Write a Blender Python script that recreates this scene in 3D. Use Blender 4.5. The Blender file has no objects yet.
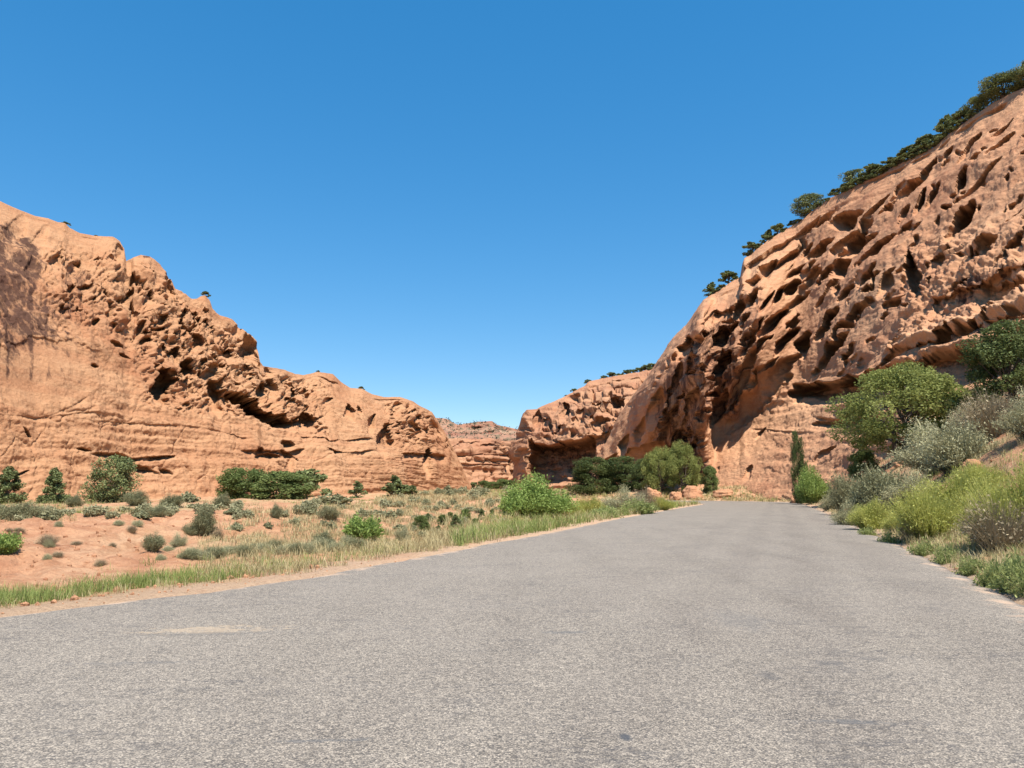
import bpy, math
import numpy as np

S = bpy.context.scene
COL = S.collection
F_PX, HORIZON, CAM_H = 760.0, 488.0, 1.55
PITCH = math.atan((HORIZON - 384.0) / F_PX)
cp, sp = math.cos(PITCH), math.sin(PITCH)
RNG = np.random.default_rng(7)

# ------------------------------------------------------------------ helpers
def world(px, py, d):
    """point at forward distance d (metres along +Y) seen in direction (px,py)"""
    px = np.asarray(px, float); py = np.asarray(py, float); d = np.asarray(d, float)
    a = (px - 512) / F_PX; b = -(py - 384) / F_PX
    ry = cp - b * sp; rz = sp + b * cp
    k = d / ry
    return np.stack(np.broadcast_arrays(a * k, d, CAM_H + rz * k), -1)

def project(P):
    x, y, z = P[..., 0], P[..., 1], P[..., 2] - CAM_H
    dep = y * cp + z * sp; up = -y * sp + z * cp
    return 512 + F_PX * x / dep, 384 - F_PX * up / dep

def _hash(ix, iy, iz, seed):
    h = (ix.astype(np.uint32) * np.uint32(374761393) + iy.astype(np.uint32) * np.uint32(668265263)
         + iz.astype(np.uint32) * np.uint32(2246822519) + np.uint32((seed * 3266489917) & 0xffffffff))
    h = (h ^ (h >> np.uint32(13))) * np.uint32(1274126177)
    h = (h ^ (h >> np.uint32(16))) * np.uint32(2654435761)
    return h ^ (h >> np.uint32(15))

def gnoise(P, seed=0):
    P = np.asarray(P, float); I = np.floor(P).astype(np.int64); f = P - I
    u = f * f * f * (f * (f * 6 - 15) + 10)
    out = 0
    for dx in (0, 1):
        for dy in (0, 1):
            for dz in (0, 1):
                h = _hash(I[..., 0] + dx, I[..., 1] + dy, I[..., 2] + dz, seed)
                g0 = (h & np.uint32(1023)) / 511.5 - 1; g1 = ((h >> np.uint32(10)) & np.uint32(1023)) / 511.5 - 1
                g2 = ((h >> np.uint32(20)) & np.uint32(1023)) / 511.5 - 1
                d = g0 * (f[..., 0] - dx) + g1 * (f[..., 1] - dy) + g2 * (f[..., 2] - dz)
                w = ((u[..., 0] if dx else 1 - u[..., 0]) * (u[..., 1] if dy else 1 - u[..., 1]) * (u[..., 2] if dz else 1 - u[..., 2]))
                out = out + w * d
    return out * 1.3

def fbm(P, oct=4, seed=0, gain=0.5):
    P = np.asarray(P, float); a, s, o = 1.0, 1.0, 0
    for k in range(oct):
        o = o + a * gnoise(P * s + 17.3 * k, seed + k); a *= gain; s *= 2.03
    return o

def worley2(u, v, seed=0):
    """F1 distance, F2 and random id of the nearest cell"""
    iu = np.floor(u).astype(np.int64); iv = np.floor(v).astype(np.int64)
    f1 = np.full(u.shape, 9.0); f2 = np.full(u.shape, 9.0); idd = np.zeros(u.shape)
    z = np.zeros_like(iu)
    for a in (-1, 0, 1):
        for b in (-1, 0, 1):
            h = _hash(iu + a, iv + b, z, seed)
            cx = iu + a + 0.1 + 0.8 * ((h & np.uint32(1023)) / 1023.0); cy = iv + b + 0.1 + 0.8 * (((h >> np.uint32(10)) & np.uint32(1023)) / 1023.0)
            r = ((h >> np.uint32(20)) & np.uint32(1023)) / 1023.0
            d = np.hypot(u - cx, v - cy)
            near = d < f1
            f2 = np.where(near, f1, np.minimum(f2, d)); idd = np.where(near, r, idd); f1 = np.where(near, d, f1)
    return f1, f2, idd

def P3(x, y, z=0.0):
    x = np.asarray(x, float); return np.stack([x, np.broadcast_to(y, x.shape), np.broadcast_to(z, x.shape)], -1)

def sstep(a, b, x):
    t = np.clip((x - a) / (b - a), 0, 1); return t * t * (3 - 2 * t)

def mesh(name, V, Fq, mat, parent=None, smooth=True, attrs=None, fmat=None):
    """V (n,3); Fq (m,3|4) or list of such arrays"""
    if not isinstance(Fq, list): Fq = [Fq]
    Fq = [np.asarray(f, np.int32) for f in Fq if len(f)]
    me = bpy.data.meshes.new(name)
    V = np.ascontiguousarray(V, np.float32)
    me.vertices.add(len(V)); me.vertices.foreach_set('co', V.ravel())
    loops = np.concatenate([f.ravel() for f in Fq]); tot = np.concatenate([np.full(len(f), f.shape[1], np.int32) for f in Fq])
    start = np.concatenate([[0], np.cumsum(tot)[:-1]]).astype(np.int32)
    me.loops.add(len(loops)); me.loops.foreach_set('vertex_index', loops)
    me.polygons.add(len(tot)); me.polygons.foreach_set('loop_start', start)
    me.polygons.foreach_set('use_smooth', np.full(len(tot), bool(smooth)))
    for k, a in (attrs or {}).items():
        at = me.attributes.new(k, 'FLOAT', 'POINT'); at.data.foreach_set('value', np.ascontiguousarray(a, np.float32))
    me.update(calc_edges=True); me.validate()
    me.materials.append(mat)
    o = bpy.data.objects.new(name, me); COL.objects.link(o)
    if parent: o.parent = parent
    return o

def grid_faces(nu, nv):
    """vertex index = i*nv + j"""
    i, j = np.meshgrid(np.arange(nu - 1), np.arange(nv - 1), indexing='ij')
    a = (i * nv + j).ravel()
    return np.stack([a, a + nv, a + nv + 1, a + 1], -1)

def empty(name, loc=(0, 0, 0), rz=0.0, sc=(1, 1, 1)):
    o = bpy.data.objects.new(name, None); COL.objects.link(o)
    o.empty_display_size = 0.2
    o.location = loc; o.rotation_euler = (0, 0, rz); o.scale = sc
    return o

def tag(o, label=None, cat=None, group=None, kind=None):
    if label: o['label'] = label
    if cat: o['category'] = cat
    if group: o['group'] = group
    if kind: o['kind'] = kind
    return o

# ------------------------------------------------------------------ materials
class NT:
    def __init__(self, name):
        self.m = bpy.data.materials.new(name); self.m.use_nodes = True
        self.t = self.m.node_tree; self.t.nodes.clear()
        self.out = self.t.nodes.new('ShaderNodeOutputMaterial')
    def n(self, typ, **kw):
        nd = self.t.nodes.new(typ)
        for k, v in kw.items():
            if k == 'ins':
                for kk, vv in v.items(): self.set(nd, kk, vv)
            else: setattr(nd, k, v)
        return nd
    def set(self, nd, key, v):
        s = nd.inputs[key]
        if isinstance(v, bpy.types.NodeSocket): self.t.links.new(v, s)
        elif isinstance(v, tuple) and len(v) == 3 and s.type == 'RGBA': s.default_value = (*v, 1)
        else: s.default_value = v
    def math(self, op, a, b=0.0, clamp=False):
        nd = self.n('ShaderNodeMath', operation=op, use_clamp=clamp); self.set(nd, 0, a); self.set(nd, 1, b); return nd.outputs[0]
    def mix(self, f, a, b, blend='MIX'):
        nd = self.n('ShaderNodeMix', data_type='RGBA', blend_type=blend)
        self.set(nd, 0, f); self.set(nd, 6, a); self.set(nd, 7, b); return nd.outputs[2]
    def noise(self, vec, scale, detail=4, rough=0.55, dist=0.0):
        nd = self.n('ShaderNodeTexNoise'); self.set(nd, 'Vector', vec)
        for k, v in (('Scale', scale), ('Detail', detail), ('Roughness', rough), ('Distortion', dist)): self.set(nd, k, v)
        return nd.outputs['Fac']
    def ramp(self, f, stops):
        nd = self.n('ShaderNodeValToRGB'); e = nd.color_ramp.elements
        while len(e) < len(stops): e.new(0.5)
        for el, (p, c) in zip(e, stops):
            el.position = p; el.color = (*c, 1) if isinstance(c, tuple) else (c, c, c, 1)
        self.set(nd, 0, f); return nd.outputs[0]
    def attr(self, name): return self.n('ShaderNodeAttribute', attribute_name=name).outputs['Fac']
    def mapping(self, vec, scale=(1, 1, 1), rot=(0, 0, 0), loc=(0, 0, 0)):
        nd = self.n('ShaderNodeMapping'); self.set(nd, 'Vector', vec)
        nd.inputs['Scale'].default_value = scale; nd.inputs['Rotation'].default_value = rot; nd.inputs['Location'].default_value = loc
        return nd.outputs[0]
    def pos(self): return self.n('ShaderNodeTexCoord').outputs['Object']
    def bump(self, h, dist, strength=1.0, normal=None):
        nd = self.n('ShaderNodeBump'); self.set(nd, 'Height', h); self.set(nd, 'Distance', dist); self.set(nd, 'Strength', strength)
        if normal: self.set(nd, 'Normal', normal)
        return nd.outputs[0]
    def finish(self, col, rough=0.9, normal=None, spec=0.2, trans=0.0):
        p = self.n('ShaderNodeBsdfPrincipled'); self.set(p, 'Base Color', col); self.set(p, 'Roughness', rough)
        self.set(p, 'Specular IOR Level', spec)
        if normal: self.set(p, 'Normal', normal)
        sh = p.outputs[0]
        if trans:
            tr = self.n('ShaderNodeBsdfTranslucent'); self.set(tr, 'Color', col)
            mx = self.n('ShaderNodeMixShader'); self.set(mx, 0, trans)
            self.t.links.new(sh, mx.inputs[1]); self.t.links.new(tr.outputs[0], mx.inputs[2]); sh = mx.outputs[0]
        self.t.links.new(sh, self.out.inputs[0]); return self.m

def rock_material(name, light, mid, red, band=0.35, scale=1.0, grey=0.0, veg=None):
    t = NT(name); p = t.pos()
    big = t.noise(p, 0.05 * scale, 5, 0.6, 0.4)
    c = t.ramp(big, [(0.32, red), (0.48, mid), (0.68, light)])
    med = t.noise(p, 0.5 * scale, 6, 0.65)
    c = t.mix(t.ramp(med, [(0.38, 0.0), (0.62, 0.5)]), c, light)
    # bedding: warped bands with height
    warp = t.noise(p, 0.08 * scale, 3)
    strat = t.noise(t.mapping(p, (0.05 * scale, 0.05 * scale, 1.1 * scale)), 1.0, 5, 0.7, 0.3)
    c = t.mix(t.ramp(strat, [(0.46, 0.0), (0.6, band)]), c, red)
    # dark desert varnish and painted shade, as running streaks where the attribute allows
    v = t.attr('varnish_shade')
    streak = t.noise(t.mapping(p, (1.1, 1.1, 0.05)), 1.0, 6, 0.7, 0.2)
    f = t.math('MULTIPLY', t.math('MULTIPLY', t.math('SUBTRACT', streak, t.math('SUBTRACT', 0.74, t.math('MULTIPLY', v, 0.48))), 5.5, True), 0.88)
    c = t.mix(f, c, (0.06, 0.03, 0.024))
    ledge_amt = t.attr('ledge_light')
    c = t.mix(t.math('MULTIPLY', ledge_amt, 0.75), c, tuple(min(1, k * 1.12) for k in light))  # paler colour where the sunlit ledges are painted brighter
    fine = t.noise(p, 5.0 * scale, 5, 0.7)
    c = t.mix(t.ramp(fine, [(0.3, 0.22), (0.5, 0.0)]), c, red, 'MULTIPLY')
    if veg:
        g = t.noise(p, 0.12, 5, 0.7)
        c = t.mix(t.ramp(g, [(0.5, 0.0), (0.62, 0.8)]), c, veg)
    nrm = t.bump(t.noise(p, 1.3 * scale, 8, 0.68), 0.35 / scale, 0.8)
    nrm = t.bump(fine, 0.06 / scale, 0.7, nrm)
    return t.finish(c, 0.95, nrm, 0.08)

M_rockL = rock_material('sandstone_pale', (0.475, 0.265, 0.142), (0.44, 0.228, 0.117), (0.36, 0.158, 0.078), 0.42)
M_rockR = rock_material('sandstone_orange', (0.54, 0.305, 0.17), (0.49, 0.245, 0.132), (0.35, 0.155, 0.085), 0.35)
M_rockF = rock_material('sandstone_far', (0.47, 0.265, 0.15), (0.42, 0.21, 0.115), (0.33, 0.145, 0.085), 0.55, 0.5)
M_mesa = rock_material('mesa_slope', (0.40, 0.25, 0.16), (0.36, 0.19, 0.12), (0.30, 0.13, 0.085), 0.85, 0.12, veg=(0.11, 0.105, 0.065))

def ground_material():
    t = NT('desert_soil'); p = t.pos()
    big = t.noise(p, 0.18, 5, 0.62, 0.3)
    c = t.ramp(big, [(0.35, (0.52, 0.25, 0.132)), (0.5, (0.56, 0.30, 0.166)), (0.68, (0.60, 0.37, 0.22))])
    med = t.noise(p, 1.7, 6, 0.7)
    c = t.mix(t.ramp(med, [(0.40, 0.75), (0.55, 0.0)]), c, (0.40, 0.185, 0.095))
    c = t.mix(t.ramp(t.noise(t.mapping(p, (1, 0.5, 3)), 0.7, 7, 0.75), [(0.47, 0.0), (0.62, 0.65)]), c, (0.38, 0.165, 0.088))
    # dry grass litter where plants grow
    lit = t.math('MULTIPLY', t.attr('litter'), t.ramp(t.noise(p, 0.9, 5, 0.7), [(0.36, 0.0), (0.56, 1.0)]), True)
    c = t.mix(lit, c, (0.42, 0.33, 0.17))
    c = t.mix(t.attr('verge'), c, (0.50, 0.34, 0.22))
    fine = t.noise(p, 16.0, 5, 0.75)
    c = t.mix(t.ramp(fine, [(0.33, 0.45), (0.52, 0.0)]), c, (0.24, 0.12, 0.07))
    n = t.bump(t.noise(p, 4.0, 7, 0.7), 0.12, 0.8)
    n = t.bump(fine, 0.02, 0.7, n)
    return t.finish(c, 0.95, n, 0.1)

ROAD_DIR = math.radians(18.5)
def road_material():
    t = NT('chip_seal_asphalt'); p = t.pos()
    vor = t.n('ShaderNodeTexVoronoi', feature='F1'); t.set(vor, 'Vector', p); t.set(vor, 'Scale', 90.0)
    g = t.n('ShaderNodeSeparateColor'); t.set(g, 0, vor.outputs['Color'])
    c = t.ramp(g.outputs[0], [(0.0, (0.135, 0.115, 0.096)), (0.3, (0.248, 0.208, 0.164)), (0.7, (0.335, 0.279, 0.217)), (1.0, (0.48, 0.40, 0.305))])
    vor2 = t.n('ShaderNodeTexVoronoi', feature='F1'); t.set(vor2, 'Vector', p); t.set(vor2, 'Scale', 31.0)
    g2 = t.n('ShaderNodeSeparateColor'); t.set(g2, 0, vor2.outputs['Color'])
    c = t.mix(0.5, c, t.ramp(g2.outputs[1], [(0.0, 0.36), (0.3, 0.85), (1.0, 1.3)]), 'MULTIPLY')
    # matrix between chips
    c = t.mix(t.ramp(vor.outputs['Distance'], [(0.42, 0.0), (0.8, 0.85)]), c, (0.07, 0.063, 0.058))
    # wear along the travel direction
    al = t.mapping(p, (1, 0.06, 1), (0, 0, ROAD_DIR))
    w = t.noise(al, 0.8, 5, 0.65)
    c = t.mix(t.ramp(w, [(0.35, 0.2), (0.5, 0.0)]), c, (0.66, 0.645, 0.635), 'MULTIPLY')
    blot = t.noise(p, 0.45, 6, 0.7)
    c = t.mix(t.ramp(blot, [(0.42, 0.0), (0.75, 0.22)]), c, (0.34, 0.29, 0.235))
    blot2 = t.noise(p, 2.3, 6, 0.75)
    c = t.mix(t.ramp(blot2, [(0.28, 0.4), (0.40, 0.0)]), c, (0.13, 0.118, 0.108))
    ln = t.attr('lane')
    for c0, hw, f in ((1.5, 0.45, 0.35), (3.35, 0.5, 0.5), (5.0, 0.45, 0.4), (6.9, 0.5, 0.25)):
        tr = t.math('MULTIPLY', t.ramp(t.math('DIVIDE', t.math('ABSOLUTE', t.math('SUBTRACT', ln, c0)), hw * 2), [(0.2, f * 1.15), (1.0, 0.0)]), t.ramp(w, [(0.3, 1.0), (0.62, 0.45)]))
        c = t.mix(tr, c, (0.72, 0.71, 0.72), 'MULTIPLY')
    # small cracks across the lane
    cr = t.noise(t.mapping(p, (0.35, 1.6, 1), (0, 0, ROAD_DIR)), 1.3, 7, 0.72, 0.5)
    line = t.math('ABSOLUTE', t.math('SUBTRACT', cr, 0.5))
    gate = t.ramp(t.noise(p, 0.6, 3), [(0.46, 0.0), (0.58, 0.75)])
    c = t.mix(t.math('MULTIPLY', t.ramp(line, [(0.0, 1.0), (0.012, 0.0)]), gate), c, (0.075, 0.07, 0.07))
    # individual marks: dark spots and a sand drift, each at its place on the road
    def spot(c, px, py, rx, ry, col, fac, rot=0.0, rag=0.9):
        q = world(px, py, CAM_H * F_PX / (py - HORIZON) * 1.0)
        k = CAM_H / (CAM_H - q[2]); x, y = q[0] * k, q[1] * k
        mp = t.mapping(p, (1, 1, 0), (0, 0, 0), (-x, -y, 0))
        if rot: mp = t.mapping(mp, (1, 1, 0), (0, 0, rot))
        mp = t.mapping(mp, (1 / rx, 1 / ry, 0))
        l = t.n('ShaderNodeVectorMath', operation='LENGTH'); t.set(l, 0, mp)
        d = t.math('ADD', l.outputs['Value'], t.math('MULTIPLY', t.math('SUBTRACT', t.noise(p, 7.0, 5, 0.7), 0.5), rag * 3))
        return t.mix(t.math('MULTIPLY', t.ramp(d, [(0.55, 1.0), (1.0, 0.0)]), fac), c, col)
    c = spot(c, 625, 737, 0.045, 0.085, (0.055, 0.06, 0.068), 0.85, 0, 0.3)
    c = spot(c, 766, 675, 0.10, 0.16, (0.085, 0.08, 0.078), 0.42, 0, 1.4)
    c = spot(c, 826, 663, 0.13, 0.18, (0.085, 0.08, 0.078), 0.42, 0, 1.4)
    c = spot(c, 872, 659, 0.14, 0.10, (0.085, 0.08, 0.078), 0.42, 0, 1.4)
    c = spot(c, 740, 620, 0.35, 0.9, (0.13, 0.125, 0.12), 0.22)
    c = spot(c, 208, 630, 0.62, 0.24, (0.40, 0.30, 0.20), 0.6, -0.12, 2.2)
    c = spot(c, 205, 634, 0.9, 0.09, (0.12, 0.11, 0.10), 0.5, -0.12, 2.0)
    c = spot(c, 140, 663, 0.5, 0.06, (0.12, 0.115, 0.11), 0.35, -0.1, 2.0)
    c = spot(c, 300, 741, 0.35, 0.03, (0.10, 0.10, 0.10), 0.5, -0.1, 2.0)
    c = spot(c, 850, 722, 0.35, 0.05, (0.10, 0.10, 0.10), 0.5, 0.1, 2.0)
    c = spot(c, 565, 632, 0.25, 0.08, (0.10, 0.10, 0.10), 0.5, 0.1, 2.0)
    # sand blown over the edges
    e = t.math('MULTIPLY', t.math('SUBTRACT', t.noise(p, 1.6, 7, 0.72), t.math('SUBTRACT', 0.82, t.math('MULTIPLY', t.attr('edge'), 0.36))), 7.0, True)
    c = t.mix(e, c, (0.46, 0.32, 0.22))
    hgt = t.math('SUBTRACT', 1.0, vor.outputs['Distance'])
    n = t.bump(hgt, 0.006, 0.55)
    return t.finish(c, 0.85, n, 0.25)

M_ground, M_road = ground_material(), road_material()

def leaf_material(name, dark, lightc, trans=0.22, rough=0.6):
    t = NT(name)
    c = t.mix(t.attr('tint'), dark, lightc)
    return t.finish(c, rough, None, 0.15, trans)
M_juniper = leaf_material('juniper_foliage', (0.10, 0.125, 0.05), (0.26, 0.285, 0.11))
M_oak = leaf_material('oak_foliage', (0.145, 0.175, 0.045), (0.39, 0.41, 0.13), 0.4)
M_bright = leaf_material('bright_foliage', (0.15, 0.22, 0.045), (0.38, 0.48, 0.14), 0.45)
M_sage = leaf_material('sage_foliage', (0.23, 0.215, 0.11), (0.50, 0.465, 0.27), 0.25)
M_greysage = leaf_material('dark_sage_foliage', (0.140, 0.136, 0.066), (0.33, 0.315, 0.17), 0.25)
M_rabbit = leaf_material('rabbitbrush_foliage', (0.27, 0.29, 0.05), (0.58, 0.56, 0.18), 0.45)
M_deadtwig = leaf_material('dry_twig', (0.22, 0.165, 0.10), (0.44, 0.35, 0.21), 0.15)
M_straw = leaf_material('straw', (0.33, 0.26, 0.12), (0.58, 0.48, 0.26), 0.3)
M_green = leaf_material('grass_green', (0.16, 0.20, 0.05), (0.36, 0.41, 0.13), 0.4)
M_farwood = leaf_material('far_woodland', (0.045, 0.055, 0.035), (0.085, 0.09, 0.055), 0.1)
M_weed = leaf_material('weed_leaf', (0.17, 0.21, 0.06), (0.42, 0.44, 0.17), 0.4)
M_willow = leaf_material('willow_foliage', (0.085, 0.12, 0.035), (0.23, 0.275, 0.09), 0.35)
M_darkoak = leaf_material('dark_oak_foliage', (0.06, 0.085, 0.028), (0.17, 0.205, 0.07), 0.3)
def bark():
    t = NT('bark'); p = t.pos()
    c = t.ramp(t.noise(t.mapping(p, (6, 6, 0.8)), 3.0, 5, 0.7), [(0.3, (0.07, 0.05, 0.038)), (0.7, (0.20, 0.155, 0.12))])
    return t.finish(c, 0.95, None, 0.1)
M_bark = bark()

# ------------------------------------------------------------------ road and ground
def on_plane(px, py, z=0.0):
    q = world(px, py, 10.0); k = (CAM_H - z) / (CAM_H - q[2]); return q[0] * k, q[1] * k
left_px = [(0, 614), (100, 603.5), (200, 592), (300, 578), (400, 560), (500, 541), (560, 530.5), (620, 518), (670, 509.5), (705, 504)]
right_px = [(1024, 604), (960, 573), (900, 545), (850, 523), (822, 511), (803, 503.8)]
L_edge = [(-24.0, -45.0), (-14.5, -14.0), (-11.0, 0.0)] + [on_plane(*q) for q in left_px] + [(19.5, 80), (15.0, 88), (5, 94), (-12, 99), (-32, 104), (-60, 112)]
R_edge = [(-11.6, -45.0), (-1.2, -14.0), (3.5, 0.0)] + [on_plane(*q) for q in right_px] + [(30.8, 83.5), (28.5, 91), (20, 97.5), (6, 102), (-12, 106.5), (-32, 111), (-60, 119)]

def smooth_poly(pts, n):
    pts = np.array(pts, float); s = np.concatenate([[0], np.cumsum(np.hypot(*np.diff(pts, axis=0).T))])
    q = np.linspace(0, s[-1], n); out = np.stack([np.interp(q, s, pts[:, k]) for k in (0, 1)], -1)
    ker = np.hanning(25); ker /= ker.sum()
    pad = np.concatenate([np.repeat(out[:1], 12, 0), out, np.repeat(out[-1:], 12, 0)])
    return np.stack([np.convolve(pad[:, k], ker, 'valid') for k in (0, 1)], -1)
NR = 1100
RL, RR = smooth_poly(L_edge, NR), smooth_poly(R_edge, NR)

def poly_dist(X, Y, poly, step=11):
    """signed distance; positive on the left of the direction of travel"""
    p = poly[::step]; best = np.full(X.shape, 1e9); sgn = np.zeros(X.shape)
    for a, b in zip(p[:-1], p[1:]):
        d = b - a; L2 = d @ d
        t = np.clip(((X - a[0]) * d[0] + (Y - a[1]) * d[1]) / L2, 0, 1)
        ex, ey = X - a[0] - t * d[0], Y - a[1] - t * d[1]
        r = ex * ex + ey * ey
        m = r < best - 1e-9
        best = np.where(m, r, best); sgn = np.where(m, np.sign(d[0] * ey - d[1] * ex), sgn)
    return np.sqrt(best) * np.where(sgn == 0, 1, sgn)

def road_offsets(X, Y):
    sl = poly_dist(X, Y, RL)      # >0 left of the left edge (outside)
    sr = -poly_dist(X, Y, RR)     # >0 right of the right edge (outside)
    return sl, sr

def ground_height(X, Y, detail=True):
    X = np.asarray(X, float); Y = np.asarray(Y, float)
    sl, sr = road_offsets(X, Y)
    # right: cut slope up to the cliff foot; it flattens where the road meets the rock at the bend
    zr = np.interp(sr, [0, 0.7, 2.2, 4.5, 7.5, 14, 30, 80], [0, 0.05, 0.75, 2.6, 4.6, 6.6, 8.5, 10])
    damp = np.interp(Y, [-40, 4, 14, 30, 66, 82, 95], [0.1, 0.35, 0.6, 1.0, 1.0, 0.55, 0.32])
    damp = damp * (1 - 0.75 * sstep(84, 108, Y) * (1 - sstep(8, 28, X - 0.06 * (Y - 100))))
    zr = zr * damp
    # left: shallow ditch, eroded bank, shelf
    zl = np.interp(sl, [0, 0.6, 2.0, 4.0, 8.0, 12.0, 20, 45, 90], [0, 0.0, -0.10, -0.10, 0.30, 0.62, 0.60, 0.50, 0.6])
    farz = np.interp(Y, [40, 70, 110, 260, 900, 4000], [1.0, 0.7, 0.55, 0.9, 2.0, 6.0])
    zl = np.where(sl > 5, zl * np.clip(farz, 0.7, 6), zl)
    z = np.where(sr > 0, zr, np.where(sl > 0, zl, 0.0))
    out = np.maximum(np.maximum(sl, sr), 0.0)
    if detail:
        k1 = sstep(0.6, 6, out)
        z = z + k1 * (0.26 * fbm(P3(X / 7.0, Y / 7.0), 4, 3)) + k1 * 0.13 * np.abs(fbm(P3(X / 2.2, Y / 2.2, 4.0), 4, 5)) * sstep(2, 9, out) 
        gul = 1 - np.abs(gnoise(P3(X / 3.0, Y / 9.0, 8.0), 21)) * 2.2
        z = z - 0.35 * np.clip(gul - 0.55, 0, 1) * sstep(5, 8, sl) * (1 - sstep(11, 16, sl))
        z = z + sstep(0.05, 0.5, out) * 0.035 * fbm(P3(X / 0.7, Y / 0.7), 3, 9)
        clod = np.abs(fbm(P3(X / 1.1, Y / 1.6, 3.0), 3, 11, 0.6))
        z = z + 0.22 * (clod - 0.25) * sstep(3.5, 6, sl) * (1 - sstep(13, 18, sl))
    z = np.where(out <= 0, -0.06, z - 0.06 * (1 - sstep(0.0, 0.25, out)))
    return z

def hit_ground(px, py, dmin=8.0, dmax=320.0):
    d = np.geomspace(dmin, dmax, 500)
    P = world(np.full(500, float(px)), np.full(500, float(py)), d)
    g = ground_height(P[:, 0], P[:, 1])
    k = np.nonzero(P[:, 2] <= g)[0]
    i = k[0] if len(k) else int(np.argmin(P[:, 2] - g))
    return np.array([P[i, 0], P[i, 1], g[i]]), d[i]

def build_ground():
    th = np.unique(np.concatenate([np.linspace(-math.pi, -0.72, 60), np.linspace(-0.72, 0.72, 760), np.linspace(0.72, math.pi, 60)]))
    r = np.concatenate([[0.0], np.geomspace(4, 170, 480), np.geomspace(176, 6000, 45)])
    T, Rr = np.meshgrid(th, r, indexing='ij')
    X, Y = Rr * np.sin(T), Rr * np.cos(T)
    Z = ground_height(X, Y)
    sl, sr = road_offsets(X, Y)
    out = np.maximum(np.maximum(sl, sr), 0)
    verge = (1 - sstep(0.2, 1.6, out + 0.7 * fbm(P3(X / 1.5, Y / 1.5), 3, 33)))
    patch = fbm(P3(X / 9, Y / 9, 2.0), 4, 40)
    lit = sstep(-0.25, 0.35, patch) * np.where(sl > 0, np.interp(sl, [0, 2, 5, 8, 12, 15, 60], [0.5, 0.7, 0.45, 0.15, 0.5, 0.8, 0.75]), 0.75)
    V = np.stack([X, Y, Z], -1).reshape(-1, 3)
    o = mesh('ground', V, grid_faces(len(th), len(r)), M_ground, attrs={'verge': verge.ravel() * 0.9, 'litter': lit.ravel()})
    tag(o, kind='structure')

def build_road():
    nw = 26
    w = np.unique(np.concatenate([np.linspace(0, 1, 18), [0.01, 0.025, 0.045, 0.99, 0.975, 0.955]])); nw = len(w)
    jl = 0.22 * fbm(P3(np.arange(NR) * 0.13, 0.0), 5, 51, 0.65); jr = 0.16 * fbm(P3(np.arange(NR) * 0.13, 5.0), 5, 52, 0.65)
    ax = RR - RL; n = ax / np.linalg.norm(ax, axis=1, keepdims=True)
    A, B = RL + n * jl[:, None], RR + n * jr[:, None]
    P = A[:, None] + (B - A)[:, None] * w[None, :, None]
    wid = np.linalg.norm(B - A, axis=1)[:, None]
    e = np.minimum(w[None] * wid, (1 - w[None]) * wid)
    z = -0.03 * (1 - sstep(0, 0.35, e))
    top = np.concatenate([P, z[..., None]], -1)
    V = top.reshape(-1, 3)
    # skirt so that the sheet has thickness at its edges
    low = top[:, [0, -1]].copy(); low[..., 2] -= 0.12
    base = len(V); V = np.concatenate([V, low.reshape(-1, 3)])
    i = np.arange(NR - 1)
    Fl = np.stack([i * nw, (i + 1) * nw, base + (i + 1) * 2, base + i * 2], -1)[:, ::-1]
    Fr = np.stack([i * nw + nw - 1, (i + 1) * nw + nw - 1, base + (i + 1) * 2 + 1, base + i * 2 + 1], -1)
    edge = np.concatenate([(1 - sstep(0.0, 1.5, e)).ravel(), np.ones(2 * NR)])
    lane = np.concatenate([((1 - w[None]) * wid).ravel(), np.zeros(2 * NR)])
    o = mesh('road', V, np.concatenate([grid_faces(NR, nw)[:, ::-1], Fl, Fr]), M_road, attrs={'edge': edge, 'lane': lane})
    tag(o, kind='structure')

# ------------------------------------------------------------------ cliffs
def interp_tab(x, tab, k=1):
    t = np.array(tab, float); return np.interp(x, t[:, 0], t[:, k])

def blur1(a, n, axis):
    ker = np.hanning(2 * n + 3)[1:-1]; ker /= ker.sum()
    pad = [(0, 0)] * a.ndim; pad[axis] = (n, n)
    return np.apply_along_axis(lambda v: np.convolve(v, ker, 'valid'), axis, np.pad(a, pad, 'edge'))

CLIFF_LABEL = {1: 'tall orange sandstone cliff on the right, pitted with slanting dark hollows', 2: 'long pale orange sandstone cliff on the left with dark stain and jagged crest',
               3: 'red sandstone headland with a dark shaded alcove, beyond the road bend', 4: 'layered red rock wall closing the canyon in the distance', 5: 'distant banded mesa dotted with dark trees above the far canyon wall'}
def cavity(px, py, f, wx, wy):
    """f = (cx, cy, half length, half width, angle, depth)"""
    cx, cy, L, W, ang, dep = f
    a = math.radians(ang); k = min(1.0, W / 12.0)
    dx = px - cx + wx * k; dy = py - cy + wy * k
    u = (dx * math.cos(a) - dy * math.sin(a)) / (L * 1.3); v = (dx * math.sin(a) + dy * math.cos(a)) / (W * 1.0)
    if dep < 0: return dep * np.sqrt(np.clip(1 - u * u - v * v, 0, 1))
    # sharp roof at the upper end, floor running out towards the lower end; angular outline
    w = np.clip(1 - np.abs(u) ** 1.25 - np.abs(v + 0.25 * wx / 4 * (1 - u * u)) ** 1.8, 0, 1)
    up_end = u if math.sin(a) > 0.3 else -dy / max(W, 1e-3)
    return 2.6 * dep * w ** 0.34 * np.clip(0.62 + 0.5 * up_end, 0.12, 1.1)

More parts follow.
